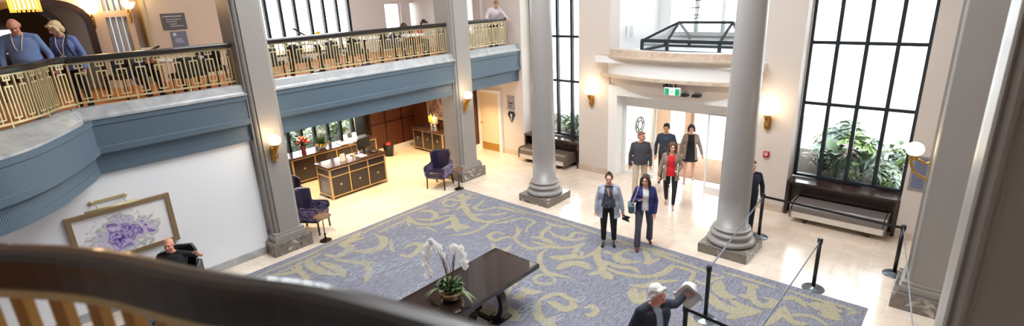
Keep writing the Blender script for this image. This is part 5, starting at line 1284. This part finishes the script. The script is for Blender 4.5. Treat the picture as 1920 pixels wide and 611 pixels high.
        if style == 'bald': h((0,.075,-.01), (.07,.035,.055)); [h((q*.07,.03,-.005), (.014,.045,.04)) for q in (-1, 1)]
        if style == 'bun': h((0,.03,.04), (.082,.09,.083)); h((0,.02,.125), (.036,.036,.036)); capsule(bm, s.hp(-.06,-.035,.07), s.hp(-.075,.0,.0), .018*k, .014*k); capsule(bm, s.hp(.06,-.035,.07), s.hp(.075,.0,.0), .018*k, .014*k)
        if style == 'long':
            h((0,.03,.045), (.084,.094,.084)); h((0,.07,-.03), (.082,.06,.1))
            for q in (-1, 1):
                pts = crom([s.hp(q*.02,-.07,.1), s.hp(q*.065,-.045,.06), s.hp(q*.088,-.01,-.03), s.hp(q*.095,-.01,-.12), s.hp(q*.10,-.03,-.2)], 4); tube(bm, pts, [(.018+.012*sin(pi*j/(len(pts)-1)))*k for j in range(len(pts))], 8)
            capsule(bm, s.hp(-.05,.08,-.08), s.hp(-.06,.07,-.22), .05*k, .04*k); capsule(bm, s.hp(.05,.08,-.08), s.hp(.06,.07,-.22), .05*k, .04*k); capsule(bm, s.hp(0,.085,-.1), s.hp(0,.08,-.22), .05*k, .04*k)
        if style == 'bob':
            h((0,.025,.05), (.09,.1,.085)); h((0,.06,-.03), (.088,.06,.08)); capsule(bm, s.hp(-.05,-.075,.075), s.hp(.05,-.07,.085), .025*k, .025*k)
            for q in (-1, 1): capsule(bm, s.hp(q*.08,-.03,.05), s.hp(q*.085,-.02,-.07), .026*k, .022*k)
        def rough(b2):
            from mathutils import noise
            for v in b2.verts:
                n_ = noise.noise(v.co*38)*.006+noise.noise(v.co*90)*.004; v.co += v.normal*n_
            for f in b2.faces: f.smooth = True
        return fused('hair', bm, m, par, .008, 2, rough)
def person(label, loc, rz, group=None):
    return thing('person', label, 'person', loc, radians(rz), group)
def face_cam(x, y, extra=0): return math.degrees(atan2(-x, y))+extra   # local -y turned toward the viewer
def strap(par, pts, m, name='strap', w=.006): bm = bm_new(); tube(bm, crom(pts, 4), w, 6); return obj(name, bm, m, par)
cl = lambda n, c, r=.8, v=.12, s=30, b=.3: mat(n, c, r, var=v, scale=s, bump=b, bscale=180)
M_shoe = mat('black_shoe', (28, 28, 34), .3); M_shoeb = mat('brown_shoe', (120, 70, 52), .4); M_shoen = mat('nude_heel', (196, 150, 130), .4)
M_hb = cl('hair_brown', (66, 44, 34), .6, .3, 60); M_hk = cl('hair_black', (26, 22, 22), .5, .3, 60); M_hw = cl('hair_white', (226, 224, 222), .7, .06, 60); M_hg = cl('hair_grey_brown', (140, 106, 84), .7, .2, 60); M_hbl = cl('hair_blonde', (224, 200, 156), .6, .15, 50)
def spots(name, a, c, scale, thr=.5):
    m = bpy.data.materials.new(name); m.use_nodes = True; t = m.node_tree; tc = N(t, 'ShaderNodeTexCoord'); v = N(t, 'ShaderNodeTexVoronoi', Scale=scale); t.links.new(tc.outputs['Object'], v.inputs['Vector'])
    r = ramp(t, [(thr-.05, srgb(*c)), (thr+.05, srgb(*a))]); t.links.new(v.outputs['Distance'], r.inputs[0]); t.links.new(r.outputs[0], t.nodes['Principled BSDF'].inputs['Base Color']); t.nodes['Principled BSDF'].inputs['Roughness'].default_value = .7; return m
def stripes(name, a, c, scale, axis='X', thr=.5):
    m = bpy.data.materials.new(name); m.use_nodes = True; t = m.node_tree; tc = N(t, 'ShaderNodeTexCoord'); v = N(t, 'ShaderNodeTexWave', Scale=scale, bands_direction=axis); t.links.new(tc.outputs['Object'], v.inputs['Vector'])
    r = ramp(t, [(thr-.1, srgb(*a)), (thr+.1, srgb(*c))]); t.links.new(v.outputs['Fac'], r.inputs[0]); t.links.new(r.outputs[0], t.nodes['Principled BSDF'].inputs['Base Color']); t.nodes['Principled BSDF'].inputs['Roughness'].default_value = .8; return m

# 1 woman in the pale grey cardigan
x, y = -5.16, 8.62
p = person('woman with hair in a bun, pale grey cardigan, spotted blouse and black trousers walking', (x, y, .012), face_cam(x, y, -4))
f = Fig(1.66, lean=3, legs={-1: ((-.02,.02,-1),(0,.06,-1)), 1: ((.04,-.05,-1),(.02,.22,-1))}, arms={-1: ((-.26,.02,-1),(-.10,-.2,-1)), 1: ((.28,.05,-1),(.2,-.12,-1))}, w=1.16, fem=True, head=(6,0,0))
f.body(p, M_skin, belly=.02); f.brows(p, M_hb); f.hair(p, M_hb, 'bun'); f.trousers(p, cl('trousers_black', (24, 26, 34)), length=.82, t=.02); f.shoes(p, mat('navy_flat', (24, 34, 62), .3))
f.top(p, spots('spotted_blouse', (38, 44, 66), (214, 218, 228), 75, .28), 'blouse', t=.012, sleeve=.3, hem=.02, belly=.03, bust=.1)
f.top(p, cl('cardigan_grey', (176, 182, 202)), 'cardigan', t=.032, sleeve=.97, hem=-.22, open_=(.13, .085), flare=.02, belly=.0)
strap(p, [f.up(-.02,-.12,.46), f.up(0,-.15,.40), f.up(.015,-.16,.3)], M_skin, 'neck_ribbon', .012)
bm = bm_new(); q = f.wr[1]+V((.02,-.03,-.12)); prism(bm, [(-.02,.04),(.14,.0),(.1,-.05),(.13,-.12),(-.03,-.06)], -.006, .006, M=Matrix.Translation(q) @ Matrix(((1,0,0,0),(0,0,1,0),(0,1,0,0),(0,0,0,1))))
o = obj('document_folder', bm, M_black); o.matrix_world = Matrix.Translation(V((x, y, .012))) @ Matrix.Rotation(radians(face_cam(x, y, -4)), 4, 'Z'); tag(o, 'dark folded papers held in the hand of the woman in the grey cardigan', 'folder')
# 2 woman in the blue blazer
x, y = -4.55, 8.98
p = person('woman with long brown hair in a blue blazer and grey trousers, mid-stride', (x, y, .012), face_cam(x, y, 6))
f = Fig(1.66, lean=4, side=0, legs={-1: ((-.08,-.28,-1),(-.02,.08,-1)), 1: ((.1,.22,-1),(.04,.42,-1))}, arms={-1: ((-.3,.1,-1),(.35,-.75,.35)), 1: ((.26,.05,-1),(-.1,-.45,-1))}, fem=True, w=1.02, head=(4,0,-18))
f.body(p, M_skin); f.brows(p, M_hb); f.hair(p, M_hb, 'long'); f.trousers(p, cl('trousers_slate', (84, 84, 100)), length=.98, flare=.022, t=.016); f.shoes(p, mat('maroon_shoe', (110, 44, 44), .3))
f.top(p, cl('blouse_white', (236, 234, 236), b=.2), 'blouse', t=.012, sleeve=.3, hem=-.0, bust=.1)
f.top(p, cl('blazer_blue', (40, 52, 112)), 'blazer', t=.03, sleeve=.97, hem=-.13, open_=(.075, .06), flare=.01)
q0 = V((x, y, .012)); R_ = Matrix.Rotation(radians(face_cam(x, y, 6)), 4, 'Z')
def held(o, x, y, z, rz): o.matrix_world = Matrix.Translation(V((x, y, z))) @ Matrix.Rotation(radians(rz), 4, 'Z')
t = thing('shoulder_bag', 'teal leather shoulder bag hanging from the shoulder of the woman in the blue blazer', 'bag', (x, y, .012), radians(face_cam(x, y, 6)))
bm = bm_new(); c = f.P+V((-.27,-.07,.06)); pad(bm, c-V((.06,.15,.10)), c+V((.06,.15,.08)), .04); obj('bag_body', bm, mat('teal_leather', (70, 100, 104), .35, var=.2), t)
bm = bm_new(); s0 = f.sh[-1]+V((.02,0,.075)); tube(bm, crom([c+V((0,-.12,.08)), f.sh[-1]+V((-.035,-.10,-.08)), s0, f.sh[-1]+V((-.07,.08,-.1)), c+V((0,.12,.08))], 6), .011, 8); obj('strap', bm, mat('strap_taupe', (170, 150, 150), .5), t)
# 3 man in the charcoal sweater
x, y = -6.02, 11.55
p = person('grey-haired man with moustache in a charcoal sweater and beige trousers', (x, y, 0), face_cam(x, y, 8))
f = Fig(1.74, legs={-1: ((-.05,-.12,-1),(-.02,.08,-1)), 1: ((.06,.12,-1),(.02,.32,-1))}, arms={-1: ((-.22,.12,-1),(-.05,-.1,-1)), 1: ((.24,-.02,-1),(.0,-.3,-1))}, head=(4,0,38), w=1.05)
f.body(p, M_skin3); f.brows(p, M_hg); f.hair(p, M_hg, 'short'); f.trousers(p, cl('chinos_beige', (206, 190, 166)), length=1., flare=.012, t=.024); f.shoes(p, M_shoeb); f.top(p, cl('sweater_charcoal', (66, 66, 76)), 'sweater', t=.026, sleeve=1, hem=-.06, belly=.02)
bm = bm_new(); capsule(bm, f.hp(-.024,-.104,-.035), f.hp(.024,-.104,-.035), .008, .008, 8); obj('moustache', bm, M_hb, p)
# 4 young man in dark shirt
x, y = -5.85, 12.62
p = person('young black-haired man in a dark navy buttoned shirt behind the others', (x, y, 0), face_cam(x, y, -6))
f = Fig(1.74, legs={-1: ((-.05,.1,-1),(-.02,.3,-1)), 1: ((.05,-.14,-1),(.02,.05,-1))}, arms={-1: ((-.3,.1,-1),(.0,-.15,-1)), 1: ((.3,.06,-1),(-.04,-.3,-1))}, head=(2,0,-8))
f.body(p, M_skin2); f.brows(p, M_hk); f.hair(p, M_hk, 'thick'); f.trousers(p, cl('trousers_black', (24, 26, 34))); f.shoes(p, M_shoe); f.top(p, cl('shirt_navy_grey', (48, 58, 76)), 'shirt', t=.02, sleeve=.98, hem=-.1, flare=.0)
bm = bm_new()
for j in range(6): ell(bm, f.up(0,-.125+(.012 if j > 3 else 0),.42-j*.085), (.007,.006,.007), seg=8, rings=6)
obj('buttons', bm, M_white, p)
# 5 woman in the tan blazer with red top
x, y = -5.04, 11.22
p = person('woman in a tan blazer over a bright red top carrying a pale tablet', (x, y, 0), face_cam(x, y, -2))
f = Fig(1.7, lean=2, legs={-1: ((-.02,.16,-1),(.04,.5,-1)), 1: ((.02,-.16,-1),(-.04,.08,-1))}, arms={-1: ((-.3,.0,-1),(-.15,-.3,-1)), 1: ((.28,.1,-1),(-.25,-.8,-.1))}, fem=True, head=(3,0,10))
f.body(p, M_skin); f.brows(p, M_hb); f.hair(p, cl('hair_auburn', (104, 72, 56), .6, .3, 60), 'long'); f.trousers(p, cl('trousers_black', (24, 26, 34)), length=.86, t=.008); f.shoes(p, M_shoen, slim=.85)
f.top(p, cl('top_red', (222, 30, 44), b=.1), 'top', t=.012, sleeve=.3, hem=-.05, bust=.1, neckz=.46)
f.top(p, cl('blazer_tan', (150, 130, 116)), 'blazer', t=.032, sleeve=.96, hem=-.16, open_=(.11, .075), flare=.015)
bm = bm_new(); q = f.wr[1]+V((-.0,-.05,.05)); box(bm, q-V((.01,.09,.12)), q+V((.012,.09,.12)), 0, .006); o = obj('tablet', bm, mat('tablet_pale', (220, 214, 206), .4)); held(o, x, y, 0, face_cam(x, y, -2)); tag(o, 'pale tablet folder held against the arm of the woman in the red top', 'tablet')
# 6 woman in black dress and taupe jacket
x, y = -5.40, 13.15
p = person('dark-haired woman in a short black dress and open taupe jacket near the doors', (x, y, .0), face_cam(x, y, 4))
f = Fig(1.66, legs={-1: ((-.04,-.14,-1),(.0,.05,-1)), 1: ((.04,.12,-1),(.0,.4,-1))}, arms={-1: ((-.3,.1,-1),(-.1,-.2,-1)), 1: ((.35,.05,-1),(.3,-.4,-1))}, fem=True, head=(0,0,-6))
f.body(p, M_skin); f.brows(p, M_hk); f.hair(p, cl('hair_dark_brown', (46, 30, 28), .5, .3, 60), 'bob'); f.shoes(p, M_shoen, slim=.85)
f.top(p, cl('dress_black', (24, 24, 28)), 'dress', t=.016, sleeve=.2, hem=-.27, flare=.03, bust=.1)
f.top(p, cl('jacket_taupe', (150, 134, 120)), 'jacket', t=.034, sleeve=.96, hem=-.2, open_=(.13, .08), flare=.03)
# 7 old man with the hat
x, y = -2.5, 5.22
rz_ = 62
p = person('white-haired old man in a navy jacket reaching for the sun hat', (x, y, .012), rz_)
f = Fig(1.76, lean=7, legs={-1: ((-.05,-.1,-1),(0,.1,-1)), 1: ((.06,.1,-1),(0,.3,-1))}, arms={-1: ((-.3,.1,-1),(.1,-.5,-1)), 1: ((.9,.42,-.6),(.9,.45,-.12))}, head=(4,0,16), w=1.1)
f.body(p, M_skin3, voxel=.0075); f.brows(p, M_hw); f.hair(p, M_hw, 'thick', .97); f.trousers(p, cl('trousers_dark_grey', (60, 62, 70))); f.shoes(p, M_shoe)
f.top(p, cl('shirt_pale_blue', (176, 196, 220), b=.2), 'shirt', t=.014, sleeve=.3, hem=.0, belly=.03)
f.top(p, cl('jacket_navy', (36, 42, 58)), 'jacket', t=.036, sleeve=.96, hem=-.16, open_=(.07, .05), belly=.02)
strap(p, [f.up(.04,-.15,.44), f.up(.06,-.19,.3), f.up(.07,-.2,.15)], M_black, 'camera_strap', .008)
OLD = (x, y, rz_, f)
hw_ = Matrix.Rotation(radians(rz_), 4, 'Z') @ (f.wr[1]+f.fd[1]*.1)+V((x, y, .012))
t = thing('sun_hat', 'crumpled off-white sun hat held out by the old man over a belt post', 'hat', (hw_.x+.0, hw_.y+.05, hw_.z+.0))
bm = bm_new(); nr_, na_ = 9, 36; G_ = []
for i in range(nr_+1):
    row = []
    for j in range(na_):
        a = 2*pi*j/na_; r = [0, .05, .085, .10, .105, .11, .14, .17, .20, .215][i]; zz = [.13, .128, .11, .06, .01, -.02, -.03, -.04, -.055, -.07][i]
        wv = (.03*sin(3*a+1)+.018*sin(5*a))*max(0, (i-3)/6); row.append(bm.verts.new((r*cos(a)*(1-.12*(i > 4)), r*sin(a), zz+wv*1.2)))
    G_.append(row)
for a_, c_ in zip(G_, G_[1:]):
    for j in range(na_): ff = bm.faces.new((a_[j], a_[(j+1)%na_], c_[(j+1)%na_], c_[j])); ff.smooth = True
ff = bm.faces.new(G_[0])
Mh = cl('hat_offwhite', (224, 222, 216), .85, .05); hat = obj('hat_shell', bm, Mh, t); so = hat.modifiers.new('s', 'SOLIDIFY'); so.thickness = .006; hat.rotation_euler = (radians(-62), radians(20), radians(25))
bm = bm_new(); tube(bm, crom([(.0,-.02,-.1),(.03,0,-.2),(.02,.02,-.27),(.05,.0,-.24)], 5), .004, 6); obj('chin_cord', bm, M_white, t)
# 8 person hidden behind the east column
x, y = -3.15, 10.92
p = person('person in dark navy clothes with a wristwatch mostly hidden behind the east column', (x, y, 0), face_cam(x, y, 20))
f = Fig(1.66, arms={-1: ((-.4,.1,-1),(.1,-.4,-1)), 1: ((.35,.1,-1),(-.1,-.5,-.9))}, w=1.0)
f.body(p, M_skin); f.hair(p, M_hb, 'short'); f.trousers(p, cl('trousers_navy', (34, 38, 56))); f.shoes(p, M_shoe); f.top(p, cl('top_navy', (30, 36, 58)), 'jacket', t=.026, sleeve=1, hem=-.06)
# 9 bald man seated in the black armchair
x, y = -9.98, 2.12; rz_ = 52
p = person('bald man in a black T-shirt with a watch sitting in the black armchair', (x, y, 0), rz_)
f = Fig(1.76, lean=-6, legs={-1: ((-.2,-1,.0),(-.05,-.1,-1)), 1: ((.25,-1,.02),(.05,-.15,-1))}, arms={-1: ((-.5,-.1,-1),(-.05,-1,.1)), 1: ((1.0,-.2,-.15),(.1,-.75,.35))}, head=(16,0,2), w=1.22, pelvis=.56)
f.body(p, M_skin3, belly=.06); f.brows(p, M_hk); f.hair(p, M_hk, 'bald'); f.trousers(p, cl('trousers_charcoal', (52, 52, 58))); f.shoes(p, M_shoe); f.top(p, cl('tshirt_black', (28, 28, 32)), 'shirt', t=.018, sleeve=.38, hem=-.05, belly=.06)
bm = bm_new(); c = f.wr[1]-f.fd[1]*.02; tube(bm, [c-f.fd[1]*.014, c+f.fd[1]*.014], .034, 14); obj('wristwatch', bm, M_chrome, p)
# 10, 11 couple leaning on the gallery railing
M_lany = mat('lanyard_cream', (226, 216, 196), .6)
def lanyard(p, f):
    bm = bm_new(); tube(bm, crom([f.up(-.075,-.03,.52), f.up(-.05,-.15,.38), f.up(0,-.16,.2), f.up(.05,-.15,.38), f.up(.075,-.03,.52)], 5), .007, 6); a = obj('lanyard', bm, M_lany, p)
    bm = bm_new(); c = f.up(0,-.19,.15); box(bm, c-V((.045,.004,.055)), c+V((.045,.004,.055))); obj('badge', bm, M_white, a)
x, y = -11.5, 1.28
p = person('older balding man in a blue shirt with a lanyard leaning on the gallery railing', (x, y, FZ), 62)
f = Fig(1.74, lean=14, arms={-1: ((-.35,-.45,-1),(.05,-.45,-.75)), 1: ((.35,.0,-1),(.15,-.3,-1))}, head=(22,0,14), w=1.16)
f.body(p, M_skin3, belly=.05); f.brows(p, M_hg); f.hair(p, cl('hair_thin_grey', (170, 150, 130), .7), 'bald'); f.trousers(p, cl('trousers_khaki', (176, 160, 136))); f.shoes(p, M_shoe); f.top(p, stripes('shirt_blue_stripe', (92, 118, 168), (130, 152, 196), 22, 'X'), 'shirt', t=.022, sleeve=.97, hem=-.0, belly=.06); lanyard(p, f)
bm = bm_new(); lathe(bm, [(.178,-.022),(.185,0),(.178,.022)], f.P+f.T@V((0,-.005,.03)), 24); obj('belt', bm, M_black, p)
x, y = -11.55, 1.82
p = person('blonde woman in a blue top with a black bag strap at the gallery railing', (x, y, FZ), 50)
f = Fig(1.64, lean=12, arms={-1: ((-.3,-.1,-1),(.05,-.4,-.9)), 1: ((.3,-.1,-1),(.0,-.5,-.8))}, head=(16,0,-34), fem=True, w=1.05)
f.body(p, M_skin); f.brows(p, M_hg); f.hair(p, M_hbl, 'bob'); f.trousers(p, cl('trousers_black', (24, 26, 34))); f.shoes(p, M_shoe); f.top(p, cl('top_cornflower', (108, 126, 186)), 'blouse', t=.024, sleeve=.97, hem=-.08, bust=.1); lanyard(p, f)
strap(p, [f.up(.1,.02,.55), f.up(.11,-.12,.42), f.up(.14,-.15,.25), f.up(.18,-.08,.05)], M_black, 'bag_strap', .016)
# 12 person leaning at the far end of the gallery
x, y = -11.2, 11.85
p = person('fair-haired person in a pale shirt leaning at the far end of the railing', (x, y, FZ), 70)
f = Fig(1.66, lean=24, arms={-1: ((-.5,-.5,-.6),(.1,-1,.0)), 1: ((.5,-.5,-.6),(.1,-1,.0))}, head=(28,0,0))
f.body(p, M_skin, .011); f.hair(p, cl('hair_sandy', (150, 126, 92), .7), 'short'); f.trousers(p, cl('trousers_navy', (34, 38, 56))); f.shoes(p, M_shoe); f.top(p, stripes('shirt_pink_stripe', (226, 190, 190), (210, 222, 236), 18, 'X'), 'shirt', t=.022, sleeve=.8, hem=-.04)
# diners on the gallery
def diner(label, x, y, rz, shirt, hair, style, lean=40, w=1.):
    p = person(label, (x, y, FZ), rz)
    f = Fig(1.7, lean=lean, legs={-1: ((-.12,-1,-.02),(0,-.05,-1)), 1: ((.12,-1,-.02),(0,-.05,-1))}, arms={-1: ((-.2,-.3,-1),(.1,-1,.15)), 1: ((.2,-.3,-1),(-.1,-1,.15))}, head=(-5,0,0), pelvis=.5, w=w)
    f.body(p, M_skin, .012); f.hair(p, hair, style); f.trousers(p, cl('trousers_black', (24, 26, 34))); f.shoes(p, M_shoe); f.top(p, shirt, 'shirt', t=.022, sleeve=.97, hem=-.04)
diner('seated diner in a red top hunched over the table near the second west pier', -12.5, 9.75, 120, cl('top_red2', (206, 40, 50)), M_hk, 'short', 42)
diner('seated diner in a dark navy top at the table left of the second west pier', -12.4, 8.85, 150, cl('top_navy2', (44, 52, 90)), M_hb, 'short', 48)
diner('person in dark clothes bent low on the gallery left of the first west pier', -12.6, 2.85, 120, cl('top_dark_navy', (36, 44, 66)), M_hk, 'short', 62)
# ================================================================== GALLERY FURNITURE
M_ch = mat('charcoal_upholstery', (44, 42, 48), .6, var=.2)
def cafe_chair(label, x, y, rz, group='dark gallery dining chairs', m=None):
    t = thing('dining_chair', label, 'chair', (x, y, FZ), radians(rz), group); m = m or M_ch
    bm = bm_new(); pad(bm, (-.24,-.24,.40), (.24,.24,.50), .03); obj('seat', bm, m, t)
    bm = bm_new(); pts = [(.26*sin(a), .24*cos(a)*1.0+.0) for a in [radians(-95+190*k/16) for k in range(17)]]
    inn = [(x_*.82, y_*.82) for x_, y_ in pts]; prism(bm, pts+inn[::-1], .46, .80); obj('backrest', bm, m, t, bevel=.02)
    for sx, sy in ((-1,-1),(1,-1),(-1,1),(1,1)): bm = bm_new(); beam(bm, (sx*.22, sy*.21, 0), (sx*.2, sy*.19, .41), .035, .035); obj('leg', bm, M_dwood, t)
    return t
C0 = None
for lab, x, y, rz in (('dark dining chair just left of the first west pier', -11.7, 3.55, -60), ('dark dining chair tucked by the small table behind the first west pier', -12.3, 4.2, 100), ('dark dining chair below the sloping handrail on the gallery', -12.9, 2.75, 30),
    ('dark dining chair just right of the first west pier', -11.75, 5.2, 200), ('second dark dining chair right of the first west pier', -11.8, 5.95, 160), ('dark dining chair left of the middle gallery table', -11.9, 6.75, -40), ('dark dining chair right of the middle gallery table', -12.1, 7.65, 170),
    ('dark dining chair of the seated diner in navy', -12.4, 8.85, 150), ('dark dining chair of the seated diner in red', -12.5, 9.75, 120)):
    if C0 is None: C0 = cafe_chair(lab, x, y, rz)
    else: dup(C0, (x, y, FZ), radians(rz), lab)
def cafe_table(label, x, y, m, cloth=False, r=.36):
    t = thing('cafe_table', label, 'table', (x, y, FZ), 0, 'gallery tables')
    bm = bm_new(); lathe(bm, [(.2, 0), (.2, .02), (.04, .04), (.035, .7)], seg=20); obj('pedestal', bm, M_black, t)
    bm = bm_new(); lathe(bm, [(r, .70), (r, .74)], seg=36); obj('tabletop', bm, m, t)
    return t
cafe_table('round pale cafe table behind the railing left of the first west pier', -12.2, 3.6, M_white, r=.45)
cafe_table('small white gallery table beneath the windows', -12.6, 6.9, M_white, r=.4)
cafe_table('white gallery table among the diners near the second west pier', -12.6, 8.25, M_white, r=.42)
cafe_table('white gallery table in front of the diner in red', -12.0, 9.4, M_white, r=.36)
t = thing('flower_vase', 'small vase with a yellow flower on the white gallery table', 'vase', (-12.55, 6.9, FZ+.74))
bm = bm_new(); lathe(bm, [(.03,0),(.04,.05),(.02,.12),(.025,.15)], seg=14); obj('vase', bm, M_white, t); bm = bm_new(); [ell(bm, (.05*cos(k*1.3), .05*sin(k*1.3), .2+.02*(k % 3)), (.035,.035,.03), seg=8, rings=6) for k in range(6)]; obj('blooms', bm, mat('yellow_bloom', (236, 200, 40), .5), t)
bm = bm_new(); box(bm, (-.12,-.08,0),(.12,.08,.015),0,.004); o = obj('menu_folder', bm, M_black); o.location = (-10.98+.06, 2.35, 4.44); 
bpy.data.objects.remove(o)
# ================================================================== PLANTING OUTSIDE THE WINDOWS
def plant(label, x, y, z, kind, s=1., group='plants outside the windows'):
    t = thing('leafy_plant', label, 'plant', (x, y, z), random.uniform(0, 6), group)
    bm = bm_new(); m = [M_leaf, M_leaf2, M_bronze, M_silver, M_leafd] if 'reception' not in group else [M_silver, M_leaf2, M_leaf, M_pale, M_leaf]  # reception garden gets paler leaves to imitate bright daylight on them
    st = bm_new()
    if kind == 'canna':
        for k in range(9):
            a = random.uniform(0, 2*pi); h = random.uniform(.2, .7)*s; top = V((.12*cos(a), .12*sin(a), h)); tube(st, [(0,0,0), top], .012, 6)
            leaf(bm, top-V((0,0,.1*s)), V((cos(a), sin(a), random.uniform(.6, 1.6))), .6*s, .22*s, mi=random.choice((2,2,4,0)), droop=.35, n=7)
    elif kind == 'fan':
        for k in range(16):
            d = rnd_dir(.1, 1.2); q = V((d.x*.3, d.y*.3, d.z*.4+.15))*s; tube(st, [(0,0,0), q], .008, 5); mi = random.choice((0,1,3,3))
            n_ = V((d.x, d.y, .8)).normalized(); x_, y_, z_ = frame_at(n_)
            for j in range(8): a = 2*pi*j/8; leaf(bm, q, x_*cos(a)+y_*sin(a)+n_*.1, .22*s, .07*s, mi=mi, droop=.3, n=3)
    elif kind == 'shrub':
        for k in range(150): d = rnd_dir(-.1, 1.5); q = V((d.x*.34, d.y*.34, d.z*.45+.12))*s*random.uniform(.5,1); leaf(bm, q, rnd_dir(-.2,1.2), .16*s, .07*s, mi=random.choice((0,1,3,4)), droop=.3, n=3)
        for k in range(6): d = rnd_dir(.4, 1.3); tube(st, [(0,0,0), d*.4*s], .01, 5)
    else:  # palm
        for k in range(16):
            d = rnd_dir(.3, 1.3); C = [V((0,0,.1))+d*(L_*s)-V((0,0,.6*s*L_*L_)) for L_ in (0,.25,.5,.75,1.0)]; tube(st, C, .008, 5); cc = crom([tuple(p) for p in C], 4)
            for q in cc[3:]:
                for sg in (-1, 1): leaf(bm, q, d*.5+d.cross(V((0,0,1))).normalized()*sg, .28*s, .03*s, mi=random.choice((0,1,3)), droop=.5, n=3)
    obj('foliage', bm, m, t, fixn=False); obj('stems', st, M_leafd, t); return t
for k, (x, y, kind, s, lab) in enumerate(((-2.05, 13.35, 'canna', 1.15, 'bronze-leaved plant behind the second pane column of the tall east window'), (-1.55, 13.5, 'canna', 1.05, 'bronze and green plant with one upright leaf in the middle of the east window'), (-2.15, 14.6, 'fan', 2.0, 'large pale plant at the back left outside the east window'), (-1.15, 13.4, 'fan', 1.0, 'silvery fan-leaved plant right of centre behind the east window'),
    (-2.4, 13.6, 'canna', .8, 'dark-leaved plant at the left edge behind the east window'), (-.95, 13.9, 'shrub', 1.5, 'tall leafy shrub at the right behind the east window'), (-1.8, 14.2, 'fan', 1.7, 'pale tall plant behind the bronze plants outside the east window'), (-1.0, 13.2, 'fan', .7, 'low silvery plant in the right corner of the east window'),
    (-1.7, 13.2, 'shrub', .65, 'low bushy plant against the glass at the centre of the east window'), (-2.3, 13.9, 'shrub', .9, 'small shrub at the left behind the east window'),
    (-9.3, 13.4, 'shrub', 1.2, 'leafy shrub behind the left pane of the west tall window'), (-8.85, 13.4, 'canna', 1.0, 'bronze-leaved plant behind the right pane of the west tall window'), (-9.8, 13.6, 'fan', 1.2, 'fan-leaved plant behind the west column outside the window'), (-8.7, 13.9, 'shrub', 1.2, 'taller shrub behind the right pane of the west tall window'))):
    plant(lab, x, y, .72, kind, s)
for k, (x, y, kind, s, lab) in enumerate(((-17.9, 5.6, 'shrub', 2.6, 'shrub outside the leftmost reception window'), (-19.0, 7.1, 'palm', 1.7, 'palm outside the reception window behind the roses'), (-18.2, 8.2, 'shrub', 2.2, 'shrub outside the reception window behind the palm bowl'), (-19.3, 9.8, 'palm', 1.8, 'palm outside the reception window behind the desk lamps'), (-18.2, 10.6, 'shrub', 2.4, 'shrub outside the rightmost reception window'), (-19.6, 12.6, 'palm', 1.8, 'palm at the far right outside the reception windows'))):
    plant(lab, x, y, -.05, kind, s, 'garden plants outside the reception windows')
# distant pale street building and canopy
t = thing('street_canopy', 'pale blue flat canopy on slim posts seen through the top of the east window', 'canopy', (-2.9, 22, -.05))
bm = bm_new(); box(bm, (-1.35, 0, 4.25), (1.4, 3, 6.4)); obj('canopy_box', bm, mat('canopy_pale_blue', (168, 186, 212), .8), t)
for q in (-1.3, 1.35): bm = bm_new(); tube(bm, [(q, .1, 0), (q, .1, 4.3)], .05, 8); obj('post', bm, M_white, t)
# warm downlights in the recess ceiling above reception
for k, (x, y) in enumerate(((-12.0, 6.0), (-12.0, 8.2), (-13.6, 7.2), (-13.4, 10.4), (-11.9, 11.3), (-13.9, 9.0))):
    t = thing('recessed_downlight', 'warm recessed downlight in the ceiling over reception', 'lamp', (x, y, 2.5), 0, 'recessed downlights over reception')
    bm = bm_new(); lathe(bm, [(.055,-.004),(.075,-.006),(.075,0),(.055,0)], seg=20); obj('trim_ring', bm, M_white, t)
    bm = bm_new(); lathe(bm, [(.054,-.003),(.054,-.001)], seg=20); obj('lens', bm, mat('downlight_lens', (255, 214, 150), .3, emit=14), t)
    l = bpy.data.lights.new('spot', 'SPOT'); l.energy = 260; l.color = (1, .70, .36); l.spot_size = radians(110); l.spot_blend = .8; l.shadow_soft_size = .06
    lo = bpy.data.objects.new('spot', l); col.objects.link(lo); lo.parent = t; lo.location = (0,0,-.03)
